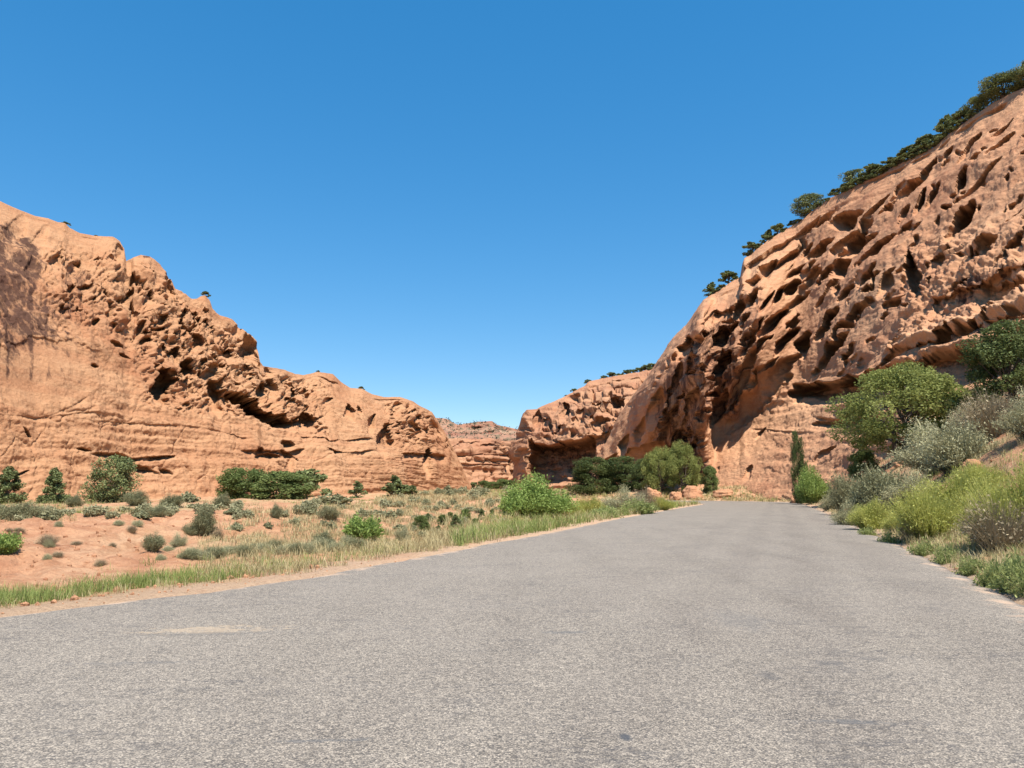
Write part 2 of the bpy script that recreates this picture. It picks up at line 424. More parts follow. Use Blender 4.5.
def undercut(px, py, poly, h, dep, wx, power=0.45):
    p = np.array(poly, float)
    ly = np.interp(px, p[:, 0], p[:, 1])
    s = (py + wx * 0.25 - ly) / h
    fade = sstep(p[0, 0] - 1, p[0, 0] + 6, px) * (1 - sstep(p[-1, 0] - 6, p[-1, 0] + 1, px))
    prof = np.where((s >= 0) & (s <= 1), np.clip(1 - s, 0, 1) ** power, 0) * sstep(0, 0.08, s)
    broken = np.clip(0.62 + 1.1 * gnoise(P3(px / 16.0, 0.0, h * 3.7 + p[0, 1]), 77), 0.12, 1.0) if h < 8 else 1.0
    return dep * prof * fade * broken

def cliff(name, mat, x0, x1, nu, nt, base, rim, rimd, prof, disp, cav, cuts, back, varnish_shade=None, ledge_light=None, back_len=120, seed=0, rim_keep=0.12):
    xs = np.linspace(x0, x1, nu); ts = np.linspace(0, 1, nt)
    by, bd = interp_tab(xs, base, 1), blur1(interp_tab(xs, base, 2), max(3, nu // 80), 0)
    ry, rd = interp_tab(xs, rim), blur1(interp_tab(xs, rimd), max(3, nu // 30), 0)
    tt = np.linspace(0, 1, 21)
    xk = [k for k, _ in prof]
    tab = np.array([np.interp(tt, *np.array(pr, float).T) for _, pr in prof])
    fr = np.array([np.interp(xs, xk, tab[:, j]) for j in range(21)]).T       # (nu,21)
    fr = np.array([np.interp(ts, tt, r) for r in fr]); fr = blur1(blur1(fr, 6, 1), 6, 0)
    PX = np.repeat(xs[:, None], nt, 1); PY = by[:, None] + (ry - by)[:, None] * ts[None]
    D = bd[:, None] + (rd - bd)[:, None] * fr
    P = world(PX, PY, D)
    Ps = np.stack([blur1(blur1(P[..., k], 8, 0), 8, 1) for k in range(3)], -1)
    gu = np.gradient(Ps, axis=0); gt = np.gradient(Ps, axis=1)
    N = np.cross(gu, gt); N /= np.linalg.norm(N, axis=-1, keepdims=True) + 1e-9
    if (N[..., 1] > 0).mean() > 0.5: N = -N
    H = -N.copy(); H[..., 2] = 0; H /= np.linalg.norm(H, axis=-1, keepdims=True) + 1e-9
    ray = P - np.array([0, 0, CAM_H]); ray[..., 2] = 0.3 * ray[..., 2]; ray /= np.linalg.norm(ray, axis=-1, keepdims=True)
    H = 0.8 * ray + 0.2 * H; H /= np.linalg.norm(H, axis=-1, keepdims=True)
    wx = 4.0 * fbm(P3(PX / 14, PY / 14, 1.0 + seed), 3, 61 + seed); wy = 4.0 * fbm(P3(PX / 14, PY / 14, 7.0 + seed), 3, 62 + seed)
    keep = rim_keep + (1 - rim_keep) * sstep(0, 0.10, 1 - ts)[None]
    d, extra = disp(P, PX, PY, np.repeat(ts[None], nu, 0), wx, wy)
    C = np.zeros_like(PX)
    for f in cav:
        m = (np.abs(PX - f[0]) < 1.5 * max(f[2], f[3]) + 6) & (np.abs(PY - f[1]) < 1.5 * max(f[2], f[3]) + 6)
        if m.any():
            val = cavity(PX[m], PY[m], f, wx[m], wy[m])
            C[m] = np.maximum(C[m], val) if f[5] > 0 else C[m] + val
    for poly, h, dep in cuts:
        C = np.maximum(C, undercut(PX, PY, poly, h, dep, wx))
    C = np.where(extra > C, extra, C)
    P = P + N * (d * keep)[..., None] + H * (C * np.minimum(1, keep + 0.25))[..., None]
    # behind the rim: the top of the tableland
    bk = np.array([*back, 0.0]); bk /= np.linalg.norm(bk)
    dist = np.concatenate([[0.8, 2.0, 4.0, 7.0], np.linspace(12, back_len, 10)])
    top = P[:, -1:, :] + bk[None, None] * dist[None, :, None]
    zr = blur1(P[:, -1, 2], max(4, nu // 40), 0)
    mixk = sstep(0, 10, dist)[None]
    top[..., 2] = (P[:, -1, 2][:, None] * (1 - mixk) + (zr[:, None] - 1.0) * mixk) - 0.12 * np.minimum(dist, 6)[None] + 0.3 * fbm(top / 6.0, 3, 70)
    A = np.concatenate([P, top], 1); na = A.shape[1]
    va = np.zeros((nu, na)); du = np.zeros((nu, na))
    if varnish_shade is not None: va[:, :nt] = varnish_shade(P, PX, PY, wx, wy)
    if ledge_light is not None: du[:, :nt] = ledge_light(P, PX, PY, wx, wy)
    o = mesh(name, A.reshape(-1, 3), grid_faces(nu, na), mat, attrs={'varnish_shade': va.ravel(), 'ledge_light': du.ravel()})
    tag(o, CLIFF_LABEL[seed], 'mesa' if name == 'mesa' else 'cliff', None, 'structure')
    return dict(xs=xs, ry=ry, rd=rd, P=P)

# ---- right-hand cliff
def right_cliff():
    rim = [(572, 498), (582, 482), (592, 468), (600, 455), (608, 440), (617, 419), (626, 404), (636, 391), (648, 376), (656, 364), (660, 357), (668, 345), (673, 338), (686, 325), (696, 311), (703, 300),
           (712, 294), (722, 288), (731, 282), (740, 277), (742, 266), (744, 258), (751, 255), (758, 248), (767, 241), (778, 234), (787, 229), (800, 222), (814, 210), (830, 198), (848, 190),
           (869, 179), (888, 170), (908, 159), (920, 154), (935, 147), (950, 133), (968, 120), (980, 112), (994, 102), (1010, 94), (1024, 88), (1080, 60), (1200, 20), (1320, 0)]
    base = [(572, 500, 152), (600, 500, 144), (640, 500, 131), (660, 500, 124), (685, 500, 119), (697, 500, 114), (711, 500, 103), (740, 500, 97), (770, 500, 91), (800, 498, 84), (830, 490, 78), (850, 480, 74), (900, 458, 66), (960, 440, 59), (1024, 425, 53), (1200, 400, 38), (1320, 395, 30)]
    rimd = [(572, 154), (600, 150), (640, 138), (660, 135), (690, 129), (720, 127), (745, 128), (800, 124), (860, 114), (920, 104), (1024, 90), (1200, 72), (1320, 60)]
    steep = [(0, 0), (0.1, 0.0), (0.3, -0.35), (0.5, -0.8), (0.64, -0.95), (0.8, -0.95), (0.9, -0.75), (0.96, -0.2), (1, 1)]
    mid = [(0, 0), (0.08, 0.11), (0.22, 0.31), (0.34, 0.47), (0.42, 0.50), (0.6, 0.60), (0.8, 0.78), (1, 1)]
    near = [(0, 0), (0.10, 0.04), (0.2, 0.12), (0.3, 0.22), (0.45, 0.36), (0.7, 0.60), (0.85, 0.78), (1, 1)]
    wall0 = [(0, 0), (0.12, 0.0), (0.35, -0.05), (0.6, 0.1), (0.8, 0.42), (1, 1)]
    sb = [(0, 0), (0.12, 0.19), (0.24, 0.36), (0.33, 0.47), (0.44, 0.37), (0.58, 0.27), (0.70, 0.26), (0.84, 0.42), (0.92, 0.66), (1, 1)]
    prof = [(572, wall0), (630, wall0), (649, steep), (698, steep), (714, sb), (758, sb), (795, mid), (820, mid), (900, near), (1320, near)]
    cav = [ # cx, cy, half length, half width, angle, depth
        (847, 220, 14, 8, 20, 3.5), (875, 208, 15.6, 3.24, 44, 2.31), (866, 229, 8.4, 2.16, 44, 1.47), (853, 245, 16.8, 8.64, 56, 4.2), (820, 249, 14.4, 5.76, 38, 3.15), (842, 269, 10.8, 7.2, 56, 3.68),
        (877, 249, 18, 4.32, 44, 2.73), (869, 277, 13.2, 3.6, 53, 2.52), (806, 251, 8.4, 2.16, 56, 1.58), (795, 272, 10.8, 2.88, 41, 2.1), (808, 277, 13.2, 2.52, 41, 1.68), (793, 288, 8.4, 5.04, 56, 3.15), (799, 300, 10.8, 3.96, 38, 2.94),
        (812, 282, 12, 2.88, 44, 1.89), (838, 290, 6, 4, 80, 2), (847, 294, 9.6, 2.88, 50, 2.1), (822, 302, 7.2, 2.16, 50, 1.68), (780, 295, 9.6, 4.32, 56, 2.94), (767, 302, 9.6, 2.88, 56, 2.52), (851, 317, 9.6, 2.88, 59, 2.31),
        (828, 325, 16.8, 5.4, 56, 3.78), (786, 342, 15.6, 5.04, 56, 3.78), (804, 345, 12, 8, 80, 3.8), (773, 323, 19.2, 5.76, 44, 3.99), (831, 353, 21.6, 5.76, 50, 3.78), (892, 300, 9.6, 3.6, 38, 1.89), (886, 283, 14.4, 5.04, 62, 1.68),
        (750, 337, 19.2, 6.48, 56, 4.2), (763, 273, 14.4, 6.48, 44, 3.15), (748, 300, 12, 4.32, 53, 2.52), (735, 312, 10.8, 4.32, 56, 2.73), (762, 392, 43.2, 13, 47.6, 2.31), (748, 362, 24, 6.48, 56, 2.52), (735, 392, 24, 5.76, 62, 2.1),
        (814, 392, 22, 9, 5, 4.2), (850, 388, 24, 12, 12, 4.5), (832, 423, 16, 4, 5, 1.6), (760, 434, 7.2, 2.16, 47, 1.05), (747, 474, 8.4, 2.88, 56, 0.63), (822, 455, 12, 2.88, 44, 0.84),
        (970, 149, 15.6, 2.88, 56, 1.89), (1003, 130, 12, 1.58, 44, 1.05), (1002, 145, 14.4, 2.16, 42.8, 1.37), (978, 182, 26.4, 1.87, 45.2, 1.26), (962, 182, 12, 3.6, 56, 2.31), (909, 189, 18, 5.76, 35, 2.94), (926, 173, 15.6, 3.6, 50, 1.89),
        (921, 203, 12, 3.6, 59, 2.31), (934, 197, 12, 2.59, 53, 1.68), (947, 207, 5, 3.5, 0, 1.6), (952, 195, 3.5, 2.4, 20, 1), (958, 220, 20.4, 6.48, 56, 4.2), (904, 213, 7.2, 2.16, 50, 1.26), (903, 228, 8.4, 2.16, 38, 1.26),
        (914, 226, 6, 2.16, 44, 1.16), (950, 155, 8.4, 2.16, 50, 1.26), (978, 159, 10.8, 1.44, 35, 0.84), (911, 276, 22, 7, 100, 3.2), (889, 303, 8, 6, 20, 2.2), (986, 247, 14.4, 5.76, 38, 1.68), (1015, 215, 12, 2.16, 47, 1.05), (935, 262, 16.8, 4.32, 50, 1.26),
        (1010, 250, 19.2, 4.32, 47, 1.47), (960, 285, 16.8, 4.32, 41, 1.26), (1040, 190, 16.8, 3.6, 50, 2.1), (1070, 230, 21.6, 5.76, 50, 2.62), (992, 295, 30, 11, 22, 2.6), (942, 342, 14.4, 4.32, 35, 2.1), (965, 333, 14.4, 3.6, 35, 1.68),
        (718, 340, 12, 6, 65, 3), (700, 345, 14, 6, 70, 3), (705, 375, 16, 5, 70, 1.8), (720, 365, 14, 7, 60, 3), (683, 350, 12, 6, 70, 2.5), (676, 385, 18, 5, 75, 1.5), (690, 410, 20, 7, 75, 1.6), (716, 412, 20, 7, 65, 2),
        (655, 410, 18, 6, 75, 1.5), (664, 440, 22, 7, 80, 1.5), (640, 432, 14, 4, 75, 1.4), (622, 446, 10, 4, 70, 1.4), (640, 458, 26, 12, 25, 2.2), (610, 462, 8, 4, 60, 1.4),
        (718, 470, 3, 2, 75, 0.3), (728, 330, 9.6, 2.88, 53, 2.1), (742, 318, 7.2, 2.16, 53, 1.58), (715, 318, 7, 4, 60, 1.6),
    ]
    cuts = [([(742, 268), (770, 248), (800, 233), (822, 216)], 7, 5.0), ([(745, 282), (775, 262), (800, 246)], 10, 4.5), ([(860, 184), (900, 168), (933, 152)], 4, 2.5),
            ([(937, 148), (960, 130), (985, 113), (1008, 102)], 6, 3.0), ([(700, 306), (725, 292), (745, 283)], 5, 1.0),
            ([(890, 353), (940, 340), (980, 326), (1024, 309), (1100, 285)], 13, 1.6), ([(862, 374), (890, 369), (920, 358), (960, 351), (985, 348), (1024, 331), (1100, 300)], 38, 5.0),
            ([(792, 382), (815, 384), (845, 381), (885, 370)], 22, 4.5), ([(815, 417), (850, 419), (880, 412)], 6, 1.2), ([(750, 428), (790, 433), (815, 432)], 3, 0.6), ([(930, 300), (980, 285), (1024, 262), (1080, 240)], 30, 2.2)]
    def disp(P, PX, PY, T, wx, wy):
        d = 0.75 * fbm(P / 13.0, 3, 101)
        a = math.radians(48)
        al = PX * math.cos(a) - PY * math.sin(a); ac = PX * math.sin(a) + PY * math.cos(a)
        slope = sstep(735, 790, PX)
        bench = np.interp(PX, [690, 740, 800, 850, 900, 1024], [404, 430, 372, 385, 372, 345])        # foot of the pitted face
        above = sstep(-4, 10, bench - PY)
        rid = gnoise(P3(al / 46, (ac + wx) / 11, 3.0), 103); rid2 = gnoise(P3(al / 22, (ac + wy) / 6, 5.0), 104)
        d = d + above * slope * (0.55 * rid + 0.16 * rid2)
        for lp, hgt, amt in (([(800, 392), (840, 388), (880, 374), (920, 357), (985, 347), (1024, 331), (1100, 300)], 12, 0.8), ([(880, 356), (940, 338), (980, 324), (1024, 306), (1100, 280)], 15, 0.9)):
            q = np.array(lp, float); sh = (np.interp(PX, q[:, 0], q[:, 1]) + 0.4 * wx - PY) / hgt
            d = d + amt * np.where((sh > -0.05) & (sh < 1), np.clip(1 - sh, 0, 1), 0) * sstep(q[0, 0], q[0, 0] + 25, PX) * sstep(0.0, 0.12, sh + 0.05)
        # vertical flutes on the shaded wall
        fl = gnoise(P3((PX + 0.25 * PY + wx) / 9, PY / 40, 2.0), 105); fl2 = gnoise(P3((PX + 0.35 * PY + wy) / 4.5, PY / 22, 6.0), 106)
        wall = (1 - slope) * (1 - 0.6 * sstep(712, 730, PX)) * sstep(-3, 14, 488 - PY) * (1 - sstep(692, 712, PX) * sstep(404, 420, PY))
        d = d + wall * (1.1 * fl + 0.5 * fl2)
        rough = sstep(880, 930, PX) * sstep(210, 260, PY) * sstep(-6, 30, bench - PY)
        d = d + (0.15 + 0.5 * rough) * fbm(P / 2.6, 4, 107, 0.6) + rough * 0.45 * fbm(P / 1.1, 3, 109, 0.6)
        low = 1 - above
        lay = gnoise(P3(P[..., 0] / 9, P[..., 1] / 9, P[..., 2] / 0.9), 111)
        d = d + low * slope * 0.35 * lay
        d = d + 0.16 * (np.abs(fbm(P / 0.9, 4, 141, 0.6)) - 0.3)
        b1, b2, bid = worley2((al + wy * 2) / 16, (ac + wx * 2) / 7, 143)
        d = d + (bid - 0.5) * 0.7 * np.clip(sstep(0.0, 0.1, T - 0.9) * (1 - sstep(960, 1000, PX)) + 0.9 * rough + 0.35 * low * slope, 0, 1)
        rimz = sstep(0.12, 0.0, 1 - T)
        lay2 = gnoise(P3(P[..., 0] / 8, P[..., 1] / 8, P[..., 2] / 0.7), 113)
        d = d + rimz * 0.7 * lay2 * (1 - sstep(985, 1010, PX))
        # tafoni field
        f1, f2, idd = worley2((al + 2.5 * wx) / 30.0, (ac + 1.5 * wy) / 7.5, 115)
        reg = above * sstep(690, 730, PX) * (1 - sstep(880, 915, PX)) * sstep(0.02, 0.08, 1 - T) * sstep(-0.2, 0.1, gnoise(P3(al / 90, ac / 34, 9.0), 117))
        c = reg * (idd > 0.55) * (1.0 + 3.4 * idd) * np.clip(1 - (f1 / 0.48) ** 1.5, 0, 1) ** 0.4
        f1, f2, idd = worley2((al + 2 * wy) / 12.0, (ac + wx) / 5.5, 119)
        reg2 = above * sstep(830, 880, PX) * sstep(0.03, 0.1, 1 - T)
        c = np.maximum(c, reg2 * (idd > 0.9) * 1.5 * np.sqrt(np.clip(1 - (f1 / 0.40) ** 2, 0, 1)))
        f1, f2, idd = worley2((PX + 0.4 * PY + 2 * wy) / 7.0, (PY + 2 * wx) / 13, 121)
        c = np.maximum(c, wall * sstep(645, 665, PX) * (idd > 0.5) * 2.4 * np.sqrt(np.clip(1 - (f1 / 0.45) ** 2, 0, 1)) * sstep(0.05, 0.15, 1 - T))
        return d, c
    def varnish_shade(P, PX, PY, wx, wy):
        v = 0.8 * sstep(0.1, 0.5, fbm(P3(PX / 30, PY / 40, 1.0), 3, 131)) * sstep(900, 960, PX) * sstep(200, 250, PY)
        v = v + 0.72 * (1 - sstep(725, 760, PX)) * sstep(640, 665, PX) * sstep(10, 40, PY - np.interp(PX, *np.array(rim).T)) * (1 - sstep(700, 715, PX) * sstep(415, 430, PY))  # shade of the steep left wall painted in as dark colour
        v = v + 0.8 * sstep(0.0, 0.4, fbm(P3(PX / 14, PY / 8, 2.0), 2, 133)) * sstep(9, 3, PY - np.interp(PX, *np.array(rim).T)) * (1 - sstep(940, 970, PX)) * 0.6
        return np.clip(v, 0, 0.85)
    def ledge_light(P, PX, PY, wx, wy):
        ly = np.interp(PX, [690, 740, 800, 850, 880, 940, 980, 1024, 1100], [408, 418, 385, 400, 352, 338, 324, 306, 280])
        return np.clip(sstep(-16, -3, PY + 0.5 * wx - ly) * sstep(3, -1, PY - ly) * sstep(840, 870, PX) + sstep(0, 12, PY - ly) * sstep(60, 25, PY - ly) * (1 - sstep(850, 870, PX)) * sstep(690, 715, PX) * 0.7, 0, 1)  # sunlit look of ledge lip and lower bench, painted as paler colour
    return cliff('cliff', M_rockR, 572, 1320, 860, 440, base, rim, rimd, prof, disp, cav, cuts, (0.9, 0.45), varnish_shade, ledge_light, 130, 1)

# ---- left-hand cliff
def left_cliff():
    rim = [(-300, 130), (-120, 160), (-40, 185), (0, 201), (20, 210), (35, 216), (48, 218), (58, 222), (65, 223), (70, 228), (80, 233), (95, 236), (113, 237), (119, 241), (124, 250), (126, 262), (131, 263), (134, 257), (141, 255), (150, 257), (157, 262),
           (165, 270), (172, 282), (175, 289), (183, 292), (191, 298), (199, 299), (205, 295), (210, 300), (213, 309), (220, 315), (233, 319), (240, 327), (250, 334), (257, 341), (259, 352), (260, 362), (264, 366),
           (285, 370), (295, 374), (303, 375), (318, 372), (333, 374), (341, 382), (350, 388), (362, 389), (372, 394), (385, 397), (400, 397), (412, 401), (422, 407), (432, 412), (440, 424), (447, 436), (453, 447), (460, 462), (468, 480), (474, 490)]
    base = [(-300, 520, 40), (-100, 512, 54), (0, 507, 62), (100, 504, 74), (200, 502, 88), (280, 501, 102), (350, 500, 122), (400, 497, 146), (440, 495, 172), (474, 494, 200)]
    rimd = [(-300, 58), (-100, 74), (0, 84), (100, 97), (200, 110), (260, 120), (300, 134), (350, 150), (400, 168), (440, 188), (474, 203)]
    cl = [(0, 0), (0.15, 0.10), (0.35, 0.18), (0.6, 0.34), (0.8, 0.58), (1, 1)]
    cm = [(0, 0), (0.15, 0.12), (0.3, 0.22), (0.5, 0.42), (0.75, 0.68), (1, 1)]
    cf = [(0, 0), (0.25, 0.06), (0.42, 0.16), (0.55, 0.4), (0.8, 0.62), (1, 1)]
    prof = [(-300, cl), (90, cl), (200, cm), (300, cm), (400, cf), (474, cf)]
    cav = [(168, 289, 13, 5, 95, 2.4), (163, 388, 16, 11, 85, 4.0), (188, 371, 9, 7, 100, 2.6), (215, 399, 15, 8, 105, 3.2), (208, 377, 7, 6, 60, 2.0), (228, 352, 7, 6, 30, 2.0), (196, 344, 8, 6, 100, 1.8), (180, 332, 8, 5, 100, 1.5),
           (174, 355, 7, 6, 60, 1.8), (163, 350, 6, 5, 60, 1.2), (236, 384, 7, 4, 100, 1.8), (263, 393, 8, 6, 110, 2.2), (271, 390, 9, 4, 110, 1.8), (210, 328, 8, 4, 100, 1.4), (250, 350, 14, 7, 100, 3.0), (238, 331, 6, 4, 60, 1.4), (250, 372, 9, 5, 90, 2.0),
           (262, 412, 32, 9.5, -27, 6.0), (300, 424, 8, 5, -30, 2.5), (309, 422, 10, 8, 120, 3.5), (284, 424, 10, 6, -20, 4), (349, 415, 8, 4, 100, 1.5), (359, 412, 5, 3, 100, 1.0), (328, 400, 4, 2.5, 20, 1.0), (268, 373, 5, 3, 110, 1.4), (293, 396, 6, 4, 120, 1.6),
           (384, 442, 14, 8, 80, 2.4), (372, 425, 10, 4, 70, 1.4), (270, 457, 12, 4, 0, 1.6), (290, 455, 9, 6, -20, 1.6), (292, 464, 8, 5, 60, 1.2), (428, 464, 12, 4, 92, 2.6), (290, 444, 6, 4, -40, 1.2), (262, 453, 4, 5, 90, 1.2),
           (28, 436, 8, 1.6, -55, 0.5), (82, 451, 6, 1.8, -8, 0.6), (17, 476, 9, 1.4, 25, 0.5), (127, 357, 6, 1.6, -35, 0.6), (96, 366, 4, 3, 0, 0.8), (168, 472, 6, 3, -30, 0.6), (148, 470, 14, 4, -20, 0.7), (112, 456, 16, 4, -2, 0.8),
           (10, 240, 24, 12, 60, 0.35), (40, 244, 16, 8, 70, 0.3), (75, 268, 10, 6, 40, 1.2), (56, 263, 9, 6, 60, 1.0), (120, 254, 9, 4, 100, 1.6), (86, 287, 5, 4, 0, 0.9), (95, 322, 5, 3, 30, 0.8), (107, 291, 4, 7, 60, 0.9), (32, 275, 14, 6, 100, 0.3),
           (38, 372, 62, 36, 5, 0.22), (135, 315, 10, 4, 110, 1.0), (120, 345, 7, 2.5, -40, 0.7), (150, 300, 8, 5, 80, 1.2), (140, 330, 8, 5, 60, 1.2),
           (160, 276, 14, 9, 90, -1.6), (148, 259, 12, 3, 0, -1.2), (245, 345, 12, 8, 80, -1.2), (115, 248, 10, 8, 0, -1.0)]
    cuts = [([(-60, 412), (40, 417), (98, 412)], 4, 0.3), ([(40, 420), (75, 404), (98, 389)], 4, 0.3), ([(94, 455), (130, 456), (176, 455)], 5, 1.8), ([(100, 420), (150, 424), (200, 428), (250, 438)], 4, 0.4), ([(240, 450), (262, 450), (305, 449)], 7, 2.0),
            ([(300, 437), (340, 439), (378, 440)], 4, 1.2), ([(325, 449), (355, 451), (378, 451)], 5, 1.8), ([(402, 452), (425, 452), (446, 456)], 8, 2.8), ([(300, 380), (318, 376), (340, 384)], 4, 1.2), ([(60, 228), (80, 236), (105, 240)], 3, 0.6), ([(372, 398), (400, 400), (416, 403)], 3, 0.9),
            ([(20, 214), (35, 219), (50, 221)], 3, 0.5), ([(30, 322), (60, 335), (88, 352)], 5, 0.2), ([(-60, 352), (0, 358), (60, 372)], 3, 0.3)]
    def disp(P, PX, PY, T, wx, wy):
        d = 1.0 * fbm(P / 12.0, 3, 201)
        smooth = np.exp(-(((PX - 38) / 62) ** 2 + ((PY - 372) / 40) ** 2) ** 2)            # the smooth bowl at the left
        bench = np.interp(PX, [-300, 0, 150, 240, 310, 380, 470], [420, 400, 410, 415, 440, 450, 450])
        up = sstep(-10, 25, bench - PY) * (1 - smooth)
        hc = up * sstep(85, 135, PX - 45 * sstep(310, 370, PY)) * (1 - sstep(300, 345, PX)); hc = np.maximum(hc, up * sstep(380, 395, PX)); hc = np.maximum(hc, 0.55 * up * sstep(30, 60, PX) * sstep(340, 300, PY) * sstep(235, 255, PY))
        d = d + (0.26 + 0.45 * hc) * (1 - 0.8 * smooth) * fbm(P / 2.6, 4, 203, 0.6) + 0.12 * (1 - 0.6 * smooth) * fbm(P / 0.7, 3, 205, 0.6)
        b1, b2, bid = worley2((PX + 2.5 * wx) / 13, (PY + 2.5 * wy) / 9, 221)
        d = d + (bid - 0.5) * 0.9 * hc
        b1, b2, bid = worley2((PX + 2 * wy) / 5.5, (PY + 2 * wx) / 4, 223)
        d = d + (bid - 0.5) * 0.55 * np.maximum(hc, 0.10 * (1 - smooth))
        d = d + 0.09 * (1 - 0.7 * smooth) * (np.abs(fbm(P / 0.9, 4, 225, 0.6)) - 0.3)
        j1, j2, jid = worley2((PX + wx) / 34, (PY + wy) / 60, 227)
        d = d - 0.15 * (1 - up) * sstep(0.05, 0.0, j2 - j1) * (1 - smooth)
        lay = gnoise(P3(P[..., 0] / 14, P[..., 1] / 14, P[..., 2] / 0.8), 207); lay2 = gnoise(P3(P[..., 0] / 10, P[..., 1] / 10, P[..., 2] / 0.35), 209)
        d = d + (1 - up) * (0.22 * lay + 0.1 * lay2) * (1 - smooth)
        f1, f2, idd = worley2((PX + 2 * wx) / 9.0, (PY + 2 * wy) / 9.5, 211)
        dens = 0.78 - 0.2 * sstep(150, 200, PX) + 0.25 * gnoise(P3(PX / 30, PY / 30, 4.0), 213)
        c = hc * (idd > dens) * (0.9 + 1.8 * idd) * np.sqrt(np.clip(1 - (f1 / 0.44) ** 2, 0, 1)) * sstep(0.02, 0.08, 1 - T)
        f1, f2, idd = worley2((PX + wy) / 4.6, (PY + wx) / 4.8, 215)
        c = np.maximum(c, hc * (idd > 0.66) * (0.8 + 0.7 * sstep(380, 395, PX)) * np.sqrt(np.clip(1 - (f1 / 0.42) ** 2, 0, 1)) * sstep(0.02, 0.08, 1 - T))
        return d, c
    def varnish_shade(P, PX, PY, wx, wy):
        r = ((PX + 2 * wx + 5) / 52) ** 2 + ((PY + 2 * wy - 262) / 42) ** 2
        v = 1.0 * sstep(1.35, 0.5, r) * (0.72 + 0.28 * sstep(-0.2, 0.3, fbm(P3(PX / 12, PY / 16, 3.0), 3, 231)))
        v = v + 0.42 * np.exp(-(((PX - 30) / 55) ** 2 + ((PY - 330) / 45) ** 2)) + 0.35 * np.exp(-(((PX - 10) / 12) ** 2 + ((PY - 362) / 26) ** 2)) + 0.4 * np.exp(-(((PX - 52) / 26) ** 2 + ((PY - 378) / 9) ** 2))
        v = v + 0.5 * np.exp(-(((PX - 75) / 20) ** 2 + ((PY - 275) / 14) ** 2)) + 0.35 * np.exp(-(((PX - 82) / 40) ** 2 + ((PY - 300) / 24) ** 2))
        v = v + 0.75 * np.exp(-(((PX - 145) / 12) ** 2 + ((PY - 257) / 2.6) ** 2)) + 0.7 * np.exp(-(((PX - 385) / 9) ** 2 + ((PY - 440) / 16) ** 2)) + 0.4 * sstep(395, 400, PX) * sstep(452, 458, PY) * sstep(478, 470, PY)  # cap varnish, painted shade in the recess, darker band below the ledge
        v = v + 0.5 * sstep(0.05, 0.45, gnoise(P3((PX + 0.3 * wx) / 6.0, 0.0, 2.5), 233)) * sstep(110, 20, PX) * sstep(270, 300, PY) * sstep(425, 360, PY)
        rr = ((PX - 30 + wx) / 66) ** 2 + ((PY - 376 + wy) / 44) ** 2
        v = v + (0.30 * np.exp(-((rr - 1.0) / 0.07) ** 2) + 0.26 * np.exp(-((rr - 1.3) / 0.05) ** 2) + 0.2 * np.exp(-((rr - 0.6) / 0.08) ** 2)) * (PX < 120)
        v = v + 0.5 * np.exp(-(((PX - 22) / 34) ** 2 + ((PY - 318) / 24) ** 2))
        v = v + 0.5 * np.exp(-(((PX - 253) / 7) ** 2 + ((PY - 350) / 16) ** 2))  # darker tone down the right side of the block
        return np.clip(v, 0, 0.92)
    return cliff('cliff', M_rockL, -300, 474, 840, 400, base, rim, rimd, prof, disp, cav, cuts, (-0.9, 0.5), varnish_shade, None, 120, 2)

